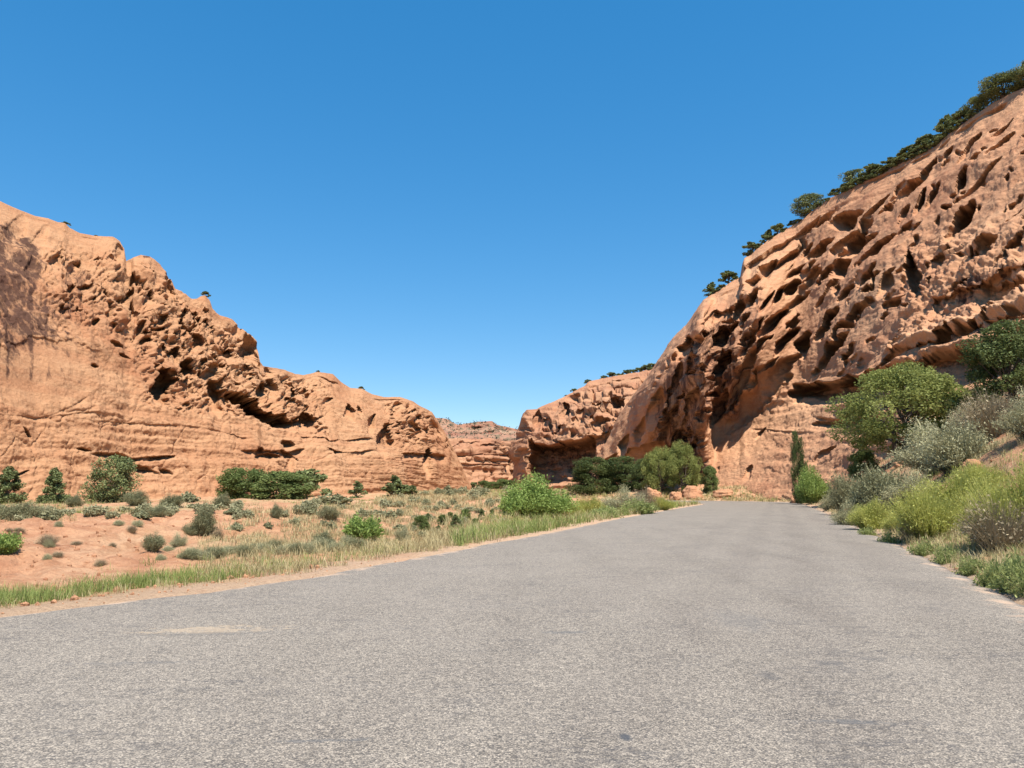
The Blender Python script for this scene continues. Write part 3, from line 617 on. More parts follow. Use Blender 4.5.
# ---- the headland with the big shaded alcove, beyond the bend
def alcove_cliff():
    rim = [(512, 492), (513, 470), (515, 446), (517, 432), (520, 421), (523, 413), (526, 409.5), (537, 409), (545, 405), (555, 401), (569, 394), (584, 386), (589, 381), (609, 377), (634, 373), (650, 369), (672, 362), (700, 352)]
    base = [(512, 494, 228), (516, 494, 221), (525, 494, 214), (560, 494, 204), (600, 494, 196), (650, 494, 188), (700, 493, 182)]
    rimd = [(512, 231), (516, 228), (525, 222), (560, 226), (600, 230), (650, 226), (700, 220)]
    a = [(0, 0), (0.3, 0.1), (0.55, 0.16), (0.75, 0.34), (0.88, 0.66), (1, 1)]
    cav = [(612, 408, 13, 8, 40, 5), (596, 406, 7, 4, 50, 3), (580, 418, 9, 6, 60, 3), (565, 414, 8, 5, 70, 2.5), (545, 425, 5, 9, 10, 2.5), (600, 425, 9, 6, 30, 3), (530, 455, 14, 4, 90, 2.0), (592, 395, 6, 4, 90, 2),
           (572, 398, 7, 3, 20, 1.5), (537, 420, 8, 4, 80, 2.0), (604, 440, 8, 5, 40, 2.5), (556, 432, 7, 4, 60, 2)]
    cuts = [([(526, 437), (532, 441), (545, 442), (575, 440), (596, 434)], 44, 16.0), ([(585, 385), (605, 383), (640, 379), (680, 372)], 4, 2.2), ([(580, 391), (605, 388), (640, 386), (680, 380)], 4, 2.0), ([(590, 398), (615, 395), (650, 392)], 3, 1.6), ([(586, 440), (600, 434), (612, 426)], 14, 4),
            ([(520, 432), (528, 431), (534, 432)], 4, 1.5), ([(519, 452), (527, 450), (534, 452)], 4, 1.5)]
    def disp(P, PX, PY, T, wx, wy):
        d = 1.2 * fbm(P / 16.0, 3, 301) + 0.55 * fbm(P / 4.0, 4, 303, 0.6)
        lay = gnoise(P3(P[..., 0] / 20, P[..., 1] / 20, P[..., 2] / 1.3), 305)
        b1, b2, bid = worley2((PX + wx) / 9, (PY + wy) / 6, 321)
        d = d + (bid - 0.5) * 2.0
        d = d + 0.9 * lay * sstep(0.35, 0.2, 1 - T) + 0.5 * lay
        f1, f2, idd = worley2((PX + wx) / 9.0, (PY + wy) / 8.0, 311)
        c = (idd > 0.58) * (1 + 1.2 * idd) * np.sqrt(np.clip(1 - (f1 / 0.45) ** 2, 0, 1)) * sstep(398, 404, PY + 0.25 * (PX - 570)) * sstep(440, 432, PY) * sstep(535, 545, PX)
        return d, c
    def varnish_shade(P, PX, PY, wx, wy):
        v = 0.6 * np.exp(-(((PX - 558) / 30) ** 2 + ((PY - 456) / 22) ** 2) ** 2) + 0.35 * sstep(0.05, 0.4, fbm(P3(PX / 12, PY / 9, 1.0), 3, 315))  # dark oval paints the alcove's shade; the noise part is varnish
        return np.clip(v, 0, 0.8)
    return cliff('cliff', M_rockF, 512, 700, 330, 230, base, rim, rimd, [(512, a), (700, a)], disp, cav, cuts, (0.3, 0.95), varnish_shade, None, 200, 3)

# ---- the far wall that closes the canyon and the stepped mesa above it
def far_wall():
    rim = [(380, 430), (420, 434), (440, 437), (447, 439), (460, 438), (475, 440), (490, 438), (505, 441), (520, 440), (560, 436)]
    base = [(380, 492, 262), (420, 492, 264), (455, 492, 266), (490, 492, 276), (512, 492, 300), (560, 492, 330)]
    rimd = [(380, 284), (420, 286), (455, 284), (490, 292), (512, 318), (560, 350)]
    a = [(0, 0), (0.2, 0.35), (0.4, 0.55), (0.5, 0.6), (0.8, 0.7), (1, 1)]
    cav = [(508, 470, 14, 4, 85, 3)]
    cuts = [([(440, 444), (470, 445), (515, 446)], 2.2, 2.0), ([(440, 453), (468, 455), (515, 454)], 2.2, 1.6), ([(440, 464), (515, 465)], 1.6, 1.2)]
    def disp(P, PX, PY, T, wx, wy):
        b1, b2, bid = worley2((PX + 0.6 * wx) / 8, (PY + 0.6 * wy) / 9, 413)
        d = 1.2 * fbm(P / 18.0, 4, 401, 0.55) + (bid - 0.5) * 2.6
        fl = gnoise(P3((PX + wx * .5) / 6, PY / 25, 1.0), 403)
        lay = gnoise(P3(P[..., 0] / 25, P[..., 1] / 25, P[..., 2] / 1.6), 405)
        f1, f2, idd = worley2((PX + wx) / 7.0, (PY + wy) / 6.0, 411)
        c = (idd > 0.86) * 1.5 * np.sqrt(np.clip(1 - (f1 / 0.42) ** 2, 0, 1)) * sstep(478, 470, PY)
        return d + 0.9 * fl + 1.5 * lay, c
    def varnish_shade(P, PX, PY, wx, wy):
        return np.clip(0.5 * sstep(0.0, 0.4, fbm(P3(PX / 7, PY / 12, 1.0), 3, 415)), 0, 0.6)
    cliff('cliff', M_rockF, 380, 560, 250, 130, base, rim, rimd, [(380, a), (560, a)], disp, cav, cuts, (0.05, 1.0), varnish_shade, None, 220, 4)
    rim = [(330, 424), (390, 421), (425, 419), (434, 417.5), (446, 418.5), (452, 422), (458, 425), (466, 423.5), (478, 421.5), (492, 421), (498, 425), (508, 427), (517, 429), (540, 430), (620, 432)]
    base = [(330, 452, 640), (430, 450, 640), (520, 450, 640), (620, 450, 640)]
    rimd = [(330, 880), (430, 860), (520, 900), (620, 900)]
    st = [(0, 0), (0.18, 0.25), (0.22, 0.26), (0.4, 0.5), (0.46, 0.51), (0.66, 0.75), (0.8, 0.95), (1, 1)]
    def disp2(P, PX, PY, T, wx, wy):
        lay = gnoise(P3(P[..., 0] / 90, P[..., 1] / 90, P[..., 2] / 5.0), 421)
        return 7 * fbm(P / 60.0, 4, 423, 0.6) + 4 * lay, np.zeros_like(PX)
    q = cliff('mesa', M_mesa, 330, 620, 260, 90, base, rim, rimd, [(330, st), (620, st)], disp2, [], [([(430, 424), (446, 424)], 3, 14), ([(470, 426), (492, 427)], 3, 14), ([(440, 433), (520, 434)], 2, 8)], (0.0, 1.0), None, None, 500, 5)
    return q

# ------------------------------------------------------------------ plants
def leaves(C, size, rng, up=0.0, aspect=1.7, jitter=0.4, face=0.9):
    """one kite-shaped leaf face at every centre"""
    n = len(C)
    nn = rng.normal(size=(n, 3)); nn /= np.linalg.norm(nn, axis=1, keepdims=True)
    nn += np.array([0.15, -0.35, 0.75]) * face; nn /= np.linalg.norm(nn, axis=1, keepdims=True) + 1e-9
    a = rng.normal(size=(n, 3)); a[:, 2] += up
    a = np.cross(nn, a); a /= np.linalg.norm(a, axis=1, keepdims=True) + 1e-9
    b = np.cross(nn, a)
    s = (np.asarray(size) * (1 + jitter * rng.uniform(-1, 1, n)))[:, None] if np.ndim(size) == 0 else (size * (1 + jitter * rng.uniform(-1, 1, n)))[:, None]
    L, W = a * s * aspect * 0.5, b * s * 0.5
    V = np.stack([C - L, C + W * 0.9, C + L, C - W * 0.9], 1).reshape(-1, 3)
    return V, np.arange(4 * n).reshape(n, 4)

def tube(path, radii, k=6):
    path = np.asarray(path, float); n = len(path)
    V = []
    for i in range(n):
        t = path[min(i + 1, n - 1)] - path[max(i - 1, 0)]; t /= np.linalg.norm(t) + 1e-9
        u = np.cross(t, [0.3, 0.9, 0.2]); u /= np.linalg.norm(u) + 1e-9; w = np.cross(t, u)
        an = np.linspace(0, 2 * math.pi, k, endpoint=False)
        V.append(path[i] + radii[i] * (np.cos(an)[:, None] * u + np.sin(an)[:, None] * w))
    V = np.concatenate(V); i, j = np.meshgrid(np.arange(n - 1), np.arange(k), indexing='ij')
    a = (i * k + j).ravel(); b = (i * k + (j + 1) % k).ravel()
    return V, np.stack([a, b, b + k, a + k], -1)

def merge(parts):
    Vs, Fs, o = [], [], 0
    for V, Fq in parts:
        Vs.append(V); Fs.append(Fq + o); o += len(V)
    return np.concatenate(Vs), np.concatenate(Fs)

def crown_tree(name, mat, w, h, nl, per, leaf, seed, shape='round', low=0.05, trunk_r=0.09, part='crown', stem='trunk', stems=1):
    """tapered trunk with limbs; a crown of separate leafy clumps with gaps between them"""
    rng = np.random.default_rng(seed)
    root = empty(name)
    lobes = []
    for i in range(nl):
        z = low + (1 - low) * rng.uniform(0, 1) ** (0.9 if shape == 'round' else 1.15)
        env = (math.sqrt(max(0.02, 1 - ((z - 0.42) / 0.60) ** 2)) if shape == 'round' else (1.02 - z) ** 0.75 * min(1, (z + 0.16) * 3.5))
        r = env * rng.uniform(0.15, 1.0) ** 0.5; an = rng.uniform(0, 2 * math.pi)
        lobes.append((r * math.cos(an) * w / 2 * (1 + 0.18 * math.sin(3 * an + seed)), r * math.sin(an) * w / 2, z * h))
    lobes = np.array(lobes)
    lr = ((0.09 + 0.10 * rng.uniform(size=nl)) if nl > 70 else (0.09 + 0.15 * rng.uniform(size=nl) ** 1.5)) * min(w, h * 1.1)
    if shape == 'cone': lr = lr * (1.15 - 0.55 * lobes[:, 2] / h)
    Vs, tint = [], []
    for c, r in zip(lobes, lr):
        n = int(per * rng.uniform(0.7, 1.3))
        q = rng.normal(size=(n, 3)); q /= np.linalg.norm(q, axis=1, keepdims=True)
        q *= (rng.uniform(0.25, 1, n) ** 0.45)[:, None] * r * np.array([1, 1, 0.78])
        q *= (1 + 0.35 * gnoise(q * (2.2 / r) + c, seed))[:, None]
        P = c + q
        P[:, 2] = np.maximum(P[:, 2], 0.03 * h)
        V, Fq = leaves(P, leaf, rng, 0.35)
        Vs.append((V, Fq)); base = rng.uniform(0.15, 0.85)
        tint.append(np.repeat(np.clip(base + rng.normal(0, 0.18, n), 0, 1), 4))
    V, Fq = merge(Vs)
    mesh(part, V, Fq, mat, root, False, {'tint': np.concatenate(tint)})
    ps = []
    for s in range(stems):
        b = np.array([rng.uniform(-1, 1) * 0.06 * w, rng.uniform(-1, 1) * 0.06 * w, -0.25]) if stems > 1 else np.array([0, 0, -0.3])
        topz = h * (0.62 if shape == 'round' else 0.85) ; t = np.array([rng.normal(0, 0.08 * w), rng.normal(0, 0.08 * w), topz])
        pth = [b + (t - b) * k + np.array([math.sin(5 * k + s), math.cos(4 * k + s), 0]) * 0.03 * w for k in np.linspace(0, 1, 6)]
        ps.append(tube(pth, trunk_r * np.linspace(1, 0.3, 6)))
    for c in lobes[:: max(1, nl // 22)]:
        z0 = min(c[2] * 0.55, h * 0.55); o = np.array([0, 0, z0]) + rng.normal(0, 0.02 * w, 3)
        pth = [o + (c - o) * k + np.array([0, 0, -0.06 * h * math.sin(math.pi * k)]) for k in np.linspace(0, 1, 4)]
        ps.append(tube(pth, trunk_r * 0.45 * np.linspace(1, 0.25, 4), 5))
    V, Fq = merge(ps)
    mesh(stem, V, Fq, M_bark, root, True)
    return root

def broom_shrub(name, mat, w, h, ns, nleaf, leaf, seed, blade=0.012, spread=1.0, leafy=0.5, twig=True, droop=0.1):
    """many thin stems fanning up from one root, leafy towards their tips"""
    rng = np.random.default_rng(seed)
    root = empty(name)
    K = 5
    an = rng.uniform(0, 2 * math.pi, ns); rr = np.sqrt(rng.uniform(0, 1, ns)) * w / 2 * spread
    cl = 0.75 + 0.35 * gnoise(P3(np.cos(an) * rr * 3 / w + 9, np.sin(an) * rr * 3 / w, seed * 1.7), seed) * 1.4
    hh = h * np.sqrt(np.clip(1 - (rr / (w / 2 * 1.12)) ** 2, 0.08, 1)) * rng.uniform(0.72, 1.05, ns) * cl
    bx = np.cos(an) * rr * 0.28 + rng.normal(0, 0.03 * w, ns); by = np.sin(an) * rr * 0.28 + rng.normal(0, 0.03 * w, ns)
    k = np.linspace(0, 1, K)[None]
    px = bx[:, None] + (np.cos(an) * rr - bx)[:, None] * k ** 1.3 + rng.normal(0, 0.015 * w, (ns, K)) * k
    py = by[:, None] + (np.sin(an) * rr - by)[:, None] * k ** 1.3 + rng.normal(0, 0.015 * w, (ns, K)) * k
    pz = hh[:, None] * (k - droop * k ** 3) / (1 - droop) - 0.08
    path = np.stack([px, py, pz], -1)
    side = np.stack([np.cos(an + 1.2 + rng.uniform(-1, 1, ns)), np.sin(an + 1.2 + rng.uniform(-1, 1, ns)), np.zeros(ns)], -1)[:, None] * (blade * (1.05 - 0.75 * k))[..., None] * rng.uniform(0.6, 1.3, ns)[:, None, None]
    V = np.stack([path - side, path + side], 2).reshape(ns, K * 2, 3)
    f = np.array([[2 * i, 2 * i + 1, 2 * i + 3, 2 * i + 2] for i in range(K - 1)])
    Fq = (f[None] + (np.arange(ns) * K * 2)[:, None, None]).reshape(-1, 4)
    st = np.clip(0.5 + 0.9 * (cl - 0.75) + rng.normal(0, 0.2, ns), 0, 1)
    tint = np.repeat(st, K * 2)
    V = V.reshape(-1, 3)
    if nleaf:
        s = rng.integers(0, ns, nleaf); q = leafy + (1 - leafy) * rng.uniform(0, 1, nleaf) ** 0.8
        iq = np.clip((q * (K - 1)).astype(int), 0, K - 2); fq = q * (K - 1) - iq
        C = path[s, iq] * (1 - fq)[:, None] + path[s, iq + 1] * fq[:, None] + rng.normal(0, 0.035 * w, (nleaf, 3)) * np.array([1, 1, 0.6])
        C[:, 2] = np.maximum(C[:, 2], 0.02)
        V2, F2 = leaves(C, leaf, rng, 0.8, 2.2)
        V, Fq = merge([(V, Fq), (V2, F2)])
        tint = np.concatenate([tint, np.repeat(np.clip(st[s] + rng.normal(0, 0.15, nleaf), 0, 1), 4)])
    mesh('foliage', V, Fq, mat, root, False, {'tint': tint})
    if twig:
        ps = []
        for i in range(0, ns, max(1, ns // 26)):
            ps.append(tube(path[i, :4] * np.array([0.95, 0.95, 1]), 0.010 * (0.6 + w * 0.5) * np.array([1, 0.8, 0.55, 0.3]), 4))
        V, Fq = merge(ps); mesh('stem', V, Fq, M_bark, root, True)
    return root

PROTO, USED = {}, set()
def proto(key):
    if key in PROTO: return PROTO[key]
    j = {'juniper_a': lambda: crown_tree('juniper', M_juniper, 3.2, 3.2, 110, 110, 0.085, 11, 'round', 0.06, 0.13),
         'juniper_b': lambda: crown_tree('juniper', M_juniper, 2.2, 3.0, 90, 110, 0.085, 12, 'cone', 0.04, 0.11),
         'juniper_c': lambda: crown_tree('juniper', M_juniper, 3.4, 2.4, 50, 110, 0.11, 13, 'round', 0.0, 0.12),
         'far_juniper': lambda: crown_tree('juniper', M_juniper, 3.0, 2.6, 26, 70, 0.22, 14, 'round', 0.0, 0.12),
         'far_juniper_b': lambda: crown_tree('juniper', M_juniper, 2.6, 3.0, 24, 70, 0.22, 19, 'cone', 0.0, 0.12),
         'oak_a': lambda: crown_tree('oak_tree', M_oak, 8.4, 6.2, 80, 420, 0.11, 15, 'round', 0.04, 0.2, stems=3),
         'oak_b': lambda: crown_tree('oak_tree', M_darkoak, 6.0, 7.2, 74, 420, 0.11, 16, 'round', 0.02, 0.2, stems=2),
         'willow': lambda: crown_tree('willow_shrub', M_willow, 4.0, 3.0, 125, 130, 0.10, 17, 'round', 0.0, 0.07, 'foliage', 'stem', 4),
         'willow_b': lambda: crown_tree('willow_shrub', M_willow, 3.2, 3.6, 110, 120, 0.10, 27, 'round', 0.0, 0.07, 'foliage', 'stem', 4),
         'bright_bush': lambda: broom_shrub('green_bush', M_bright, 3.4, 2.4, 900, 11000, 0.06, 18, 0.014, 1.0, 0.3),
         'bright_small': lambda: broom_shrub('green_bush', M_bright, 1.5, 1.3, 300, 2600, 0.06, 28, 0.012, 1.0, 0.3),
         'sage_a': lambda: broom_shrub('sagebrush', M_sage, 1.5, 1.1, 700, 9000, 0.018, 20, 0.007, 1.0, 0.35),
         'sage_b': lambda: broom_shrub('sagebrush', M_sage, 1.3, 0.8, 600, 8000, 0.018, 21, 0.007, 1.05, 0.3),
         'dark_sage_a': lambda: broom_shrub('sagebrush', M_greysage, 1.5, 1.1, 700, 9000, 0.021, 22, 0.008, 1.0, 0.25),
         'dark_sage_b': lambda: broom_shrub('sagebrush', M_greysage, 1.2, 1.2, 620, 8000, 0.022, 23, 0.008, 0.95, 0.2),
         'far_sage': lambda: broom_shrub('sagebrush', M_greysage, 1.5, 1.0, 140, 1000, 0.11, 24, 0.02, 1.0, 0.2, False),
         'far_pale_sage': lambda: broom_shrub('sagebrush', M_sage, 1.5, 0.9, 140, 1000, 0.10, 34, 0.02, 1.0, 0.2, False),
         'rabbit_a': lambda: broom_shrub('rabbitbrush', M_rabbit, 1.9, 1.5, 2600, 5200, 0.024, 25, 0.006, 1.0, 0.35),
         'rabbit_b': lambda: broom_shrub('rabbitbrush', M_rabbit, 1.5, 1.3, 1700, 3600, 0.024, 26, 0.006, 1.0, 0.35),
         'dry_a': lambda: broom_shrub('dry_brush', M_deadtwig, 1.5, 1.3, 1100, 1200, 0.025, 29, 0.006, 1.0, 0.3),
         'weed': lambda: broom_shrub('weed', M_weed, 0.9, 0.5, 520, 1400, 0.028, 30, 0.006, 1.1, 0.2, False),
         'weed_b': lambda: broom_shrub('weed', M_weed, 0.8, 0.6, 420, 1500, 0.026, 31, 0.006, 1.0, 0.2, False)}
    r = j[key](); PROTO[key] = r
    V = np.concatenate([np.array([v.co[:] for v in c.data.vertices]) for c in r.children if c.name.split('.')[0] in ('crown', 'foliage')])
    r['w0'] = float(np.percentile(np.abs(V[:, :2]), 97) * 2); r['h0'] = float(np.percentile(V[:, 2], 99))
    return r

def plant(key, loc, wm, hm, label, cat, group, rz=None):
    p = proto(key); w0, h0 = p['w0'], p['h0']
    if key not in USED:
        USED.add(key); o = p
    else:
        o = p.copy(); COL.objects.link(o)
        for ch in p.children:
            c = ch.copy(); COL.objects.link(c); c.parent = o
    o.location = loc; o.rotation_euler = (0, 0, RNG.uniform(0, 6.28) if rz is None else rz)
    k = RNG.uniform(0.84, 1.16)
    o.scale = (wm / w0 * k, wm / w0 / k, hm / h0)
    o.rotation_euler.x, o.rotation_euler.y = RNG.normal(0, 0.05), RNG.normal(0, 0.05)
    if 'group' in o: del o['group']
    tag(o, label, cat, group)
    return o

def ground_plant(key, px, py, wpx, hpx, label, cat='shrub', group=None, d=None):
    if d is None: loc, d = hit_ground(px, py)
    else:
        q = world(px, py, d); loc = np.array([q[0], q[1], float(ground_height(q[0:1], q[1:2])[0])])
    m = d / F_PX
    loc[2] -= 0.04
    return plant(key, loc, wpx * m, hpx * m, label, cat, group)

def rim_plant(C, key, px, wpx, hpx, label, group, cat='tree', dy=1.2, back=1.6):
    i = int(np.argmin(np.abs(C['xs'] - px)))
    P = C['P'][i, -1]; ppx, ppy = project(P)
    q = world(px, ppy + dy, P[1] + back)
    m = P[1] / F_PX
    return plant(key, q, wpx * m, hpx * m * 0.82, label, cat, group)

# ------------------------------------------------------------------ build the setting
build_ground(); build_road()
CR = right_cliff(); CL = left_cliff(); CA = alcove_cliff(); MESA = far_wall()

exec_plants = True
if exec_plants:
    G_R = 'junipers along the right cliff rim'
    # right rim
    rim_list = [
        (1003, 50, 27, 'juniper_a', 'large dark juniper at the top right corner of the right cliff rim'),
        (978, 26, 22, 'juniper_c', 'dark juniper just left of the large one on the right cliff rim'),
        (1040, 46, 30, 'juniper_a', 'dark juniper on the right cliff rim cut by the photo edge'),
        (948, 20, 27, 'far_juniper_b', 'spiky juniper standing above the shrub row on the right cliff rim'),
        (930, 26, 20, 'far_juniper', 'bushy juniper below the spiky one on the right cliff rim'),
        (962, 20, 18, 'far_juniper', 'low juniper right of the spiky one on the right cliff rim'),
        (912, 24, 16, 'far_juniper', 'rounded juniper in the middle of the right cliff rim row'),
        (893, 22, 12, 'far_juniper', 'yellowish low juniper beside a pale ledge on the right cliff rim'),
        (874, 24, 16, 'far_juniper', 'dark juniper right of the widest rim clump on the right cliff'),
        (856, 26, 22, 'juniper_c', 'wide dense juniper clump on the right cliff rim'),
        (836, 14, 10, 'far_juniper', 'small shrub left of the wide juniper clump on the rim'),
        (810, 28, 26, 'juniper_a', 'lone full juniper on the right cliff rim with sky either side'),
        (794, 12, 7, 'far_juniper', 'tiny shrub left of the lone full juniper on the rim'),
        (778, 18, 13, 'far_juniper', 'sparse small juniper between lone juniper and rim corner'),
        (767, 10, 15, 'far_juniper_b', 'thin upright juniper above the corner of the right rim'),
        (753, 20, 14, 'far_juniper', 'green shrub at the stepped corner of the right cliff rim'),
        (729, 20, 16, 'far_juniper', 'small juniper below the stepped corner on the right rim'),
        (712, 14, 16, 'far_juniper_b', 'thin grey juniper, lowest on the main right cliff rim')]
    for px, w, h, k, lab in rim_list: rim_plant(CR, k, px, w, h, lab, G_R)
    for i, px in enumerate(np.arange(846, 972, 7.4)):
        rim_plant(CR, 'far_juniper_b' if i % 4 == 1 else 'far_juniper', px + RNG.uniform(-2, 2), RNG.uniform(11, 17), RNG.uniform(8, 14), 'low shrub in the unbroken strip along the right cliff rim', 'low shrubs in the strip along the right rim', 'shrub', 2.5, 0.3)
    for i, px in enumerate([716, 722, 735, 760, 772, 784, 801, 819, 827]):
        rim_plant(CR, 'far_juniper', px, RNG.uniform(7, 11), RNG.uniform(4, 7), 'tiny scrub tuft on the lower right cliff rim', 'tiny scrub tufts on the lower right rim', 'shrub', 2.0, 0.3)
    G_H = 'small junipers on the rim of the far headland'
    for px, w, h in [(574, 8, 6), (588, 8, 6), (567, 5, 3), (604, 8, 6), (612, 10, 8), (619, 6, 5), (626, 9, 8), (633, 9, 7), (640, 10, 8), (646, 9, 9), (653, 12, 9)]:
        rim_plant(CA, 'far_juniper', px, w, h, 'tiny dark juniper on the rim of the alcove headland', G_H, dy=2.2)
    for px, w, h, lab in [(205, 9, 6, 'small dark shrub on the left cliff rim above the jagged blocks'), (66, 8, 4, 'tiny shrub on the left cliff rim near the photo edge'), (361, 6, 4, 'tiny shrub on the low far part of left rim'), (96, 5, 2, 'lowest speck of a shrub on the smooth left rim'), (318, 5, 3, 'tiny shrub on the capped hump of left rim')]:
        rim_plant(CL, 'far_juniper', px, w, h, lab, 'shrubs on the left cliff rim', 'shrub', 1.0)

    # left: foot of the cliff and bank
    GJ = 'junipers at the foot of the left cliff'
    ground_plant('juniper_b', 6, 506, 30, 36, 'juniper cut by the left photo edge at the foot of the cliff', 'tree', GJ, 46)
    ground_plant('juniper_b', 54, 509, 27, 36, 'small pointed juniper between the two bigger junipers on the left', 'tree', GJ, 46)
    ground_plant('juniper_a', 112, 508, 46, 46, 'largest juniper at the foot of the left cliff, bushy and rounded', 'tree', GJ, 46)
    ground_plant('far_juniper', 306, 500, 36, 30, 'dark juniper right of the green thicket below the left alcove', 'tree', GJ, 74)
    ground_plant('far_juniper_b', 356, 503, 13, 17, 'small dark upright juniper alone against the pale left cliff foot', 'tree', GJ, 84)
    GT = 'green thicket bushes at the foot of the left cliff'
    ground_plant('willow', 244, 503, 44, 31, 'left bush of the big green thicket below the left alcove', 'shrub', GT, 68)
    ground_plant('willow_b', 279, 503, 44, 28, 'right bush of the big green thicket below the left alcove', 'shrub', GT, 67)
    GS = 'grey sagebrush on the left bank and shelf'
    for px, py, w, h, k, lab in [
        (16, 521, 36, 18, 'dark_sage_a', 'grey sagebrush in front of the juniper at left photo edge'), (40, 516, 26, 11, 'sage_b', 'low pale sagebrush at the foot of the small pointed juniper'), (74, 507, 14, 12, 'dark_sage_b', 'small dark shrub beside the small pointed juniper on the left'),
        (136, 505, 22, 14, 'dark_sage_a', 'grey shrub on right side of the largest left juniper'), (158, 517, 17, 11, 'dark_sage_a', 'dark sagebrush, nearest of the trio right of largest juniper'), (172, 507, 20, 12, 'dark_sage_b', 'dark sagebrush in the middle of the trio right of largest juniper'), (188, 502, 18, 9, 'far_sage', 'farthest sagebrush of the trio right of largest juniper'),
        (222, 508, 16, 14, 'dark_sage_b', 'dark grey shrub before the left end of the green thicket'), (203, 535, 20, 28, 'dark_sage_b', 'tall dark shrub on the red bank below the green thicket'), (191, 536, 14, 12, 'dark_sage_a', 'low shrub touching the tall dark shrub on the red bank'), (179, 546, 16, 13, 'sage_a', 'round olive sagebrush alone in middle of the red bank'),
        (153, 551, 18, 16, 'dark_sage_b', 'brownish leaning shrub on the red bank'), (48, 545, 18, 12, 'dry_a', 'brown twiggy shrub on the red bank near the left photo edge'), (6, 553, 22, 20, 'bright_small', 'yellow green shrub at the left photo edge on the bank'),
        (276, 519, 10, 14, 'dark_sage_b', 'narrow grey shrub on the red bank below the thicket middle'), (329, 519, 20, 13, 'dark_sage_a', 'dark round sagebrush left of the bright green round bush'), (322, 546, 18, 15, 'dark_sage_b', 'greener sagebrush standing in the pale sage row'), (402, 541, 15, 14, 'sage_a', 'pale sagebrush right of the bright green round bush'),
        (330, 505, 30, 10, 'far_sage', 'long low grey shrub right of the dark juniper below alcove'), (101, 566, 12, 8, 'dry_a', 'small brown twig tuft on the lower red bank'), (218, 540, 10, 12, 'dry_a', 'small dry shrub right of the tall dark shrub on bank')]:
        ground_plant(k, px, py, w, h, lab, 'shrub', GS if 'sage' in k else 'other shrubs on the left bank')
    ground_plant('bright_small', 363, 541, 28, 24, 'bright yellow green round bush at the edge of the left flat', 'shrub')
    rg = np.random.default_rng(5)
    for i in range(19):
        px = 188 + i * 9.3 + rg.uniform(-4, 4); ground_plant('sage_b' if i % 3 else 'dark_sage_a', px, 558 - 0.045 * (px - 188) + rg.uniform(-5, 2), rg.uniform(13, 22), rg.uniform(8, 13), 'pale low sagebrush in the row along the foot of the red bank', 'shrub', 'sagebrush row along the foot of the bank')
    for i in range(34):
        px = rg.uniform(0, 235); ground_plant('far_pale_sage' if i % 3 else 'far_sage', px, 517 - 0.02 * px + rg.uniform(-6, 4), rg.uniform(9, 17), rg.uniform(5, 9), 'low grey sagebrush on the shelf before the left cliff', 'shrub', 'sagebrush on the shelf before the left cliff')
    for i in range(26):
        px = rg.uniform(225, 400); ground_plant('far_pale_sage' if i % 3 else 'far_sage', px, rg.uniform(504, 532), rg.uniform(8, 14), rg.uniform(5, 9), 'small grey sagebrush scattered on the flat right of the bank', 'shrub', 'sagebrush on the flat right of the bank')
    for i in range(18):
        px = rg.uniform(0, 230); ground_plant('sage_b' if i % 2 else 'dry_a', px, rg.uniform(524, 560), rg.uniform(6, 12), rg.uniform(4, 8), 'tiny low tuft scattered on the bare red bank', 'shrub', 'tiny tufts on the bare red bank')
    # valley middle
    GV = 'dark trees along the far valley foot'
    for px, py, w, h, k, lab in [(392, 517, 20, 22, 'far_juniper_b', 'olive tree where the left cliff foot meets the valley, nearest in its row'), (404, 503, 18, 14, 'far_juniper', 'first dark bush right of the olive tree in valley row'), (412, 501, 12, 13, 'far_juniper', 'second dark bush right of the olive tree in valley row')]:
        ground_plant(k, px, py, w, h, lab, 'tree', GV, 90)
    for i, (px, w, h) in enumerate([(431, 10, 12), (440, 8, 9), (449, 9, 9), (457, 9, 8), (466, 9, 8), (474, 9, 8), (484, 14, 10), (493, 12, 9), (502, 14, 11), (510, 12, 10)]):
        ground_plant('far_juniper' if i < 6 else 'willow_b', px, 494, w, h, 'small dark tree in the row at the foot of far wall' if i < 6 else 'grey green tree in the row at the foot of far wall', 'tree', 'tree row at the foot of the far wall', 200)
    for i, (px, py, w, h) in enumerate([(421, 531, 13, 15), (428, 522, 9, 9), (442, 525, 8, 10), (455, 528, 10, 13), (466, 519, 9, 10), (481, 520, 8, 11), (475, 527, 7, 8), (438, 534, 8, 9), (450, 518, 6, 6), (492, 517, 7, 8)]):
        ground_plant('juniper_b' if i % 2 else 'willow_b', px, py, w, h, 'small dark conical bush on the yellow valley flat' if i % 2 else 'small rounded green bush on the yellow valley flat', 'shrub', 'small bushes on the valley flat')
    for i in range(70):
        px = rg.uniform(395, 525); ground_plant('far_pale_sage' if i % 3 else 'far_sage', px, 492.5 + 46 * rg.uniform(0, 1) ** 1.6, rg.uniform(5, 12), rg.uniform(3, 7), 'pale sagebrush dotting the yellow valley flat', 'shrub', 'sagebrush on the valley flat')
    # left verge of the bend
    ground_plant('bright_bush', 538, 522, 51, 40, 'large bright green bush at the left road verge', 'shrub', None, 42)
    ground_plant('bright_small', 512, 524, 20, 18, 'small green bush at left foot of the large bright green bush', 'shrub', None, 41)
    GD = 'dark oaks under the shaded wall beyond the bend'
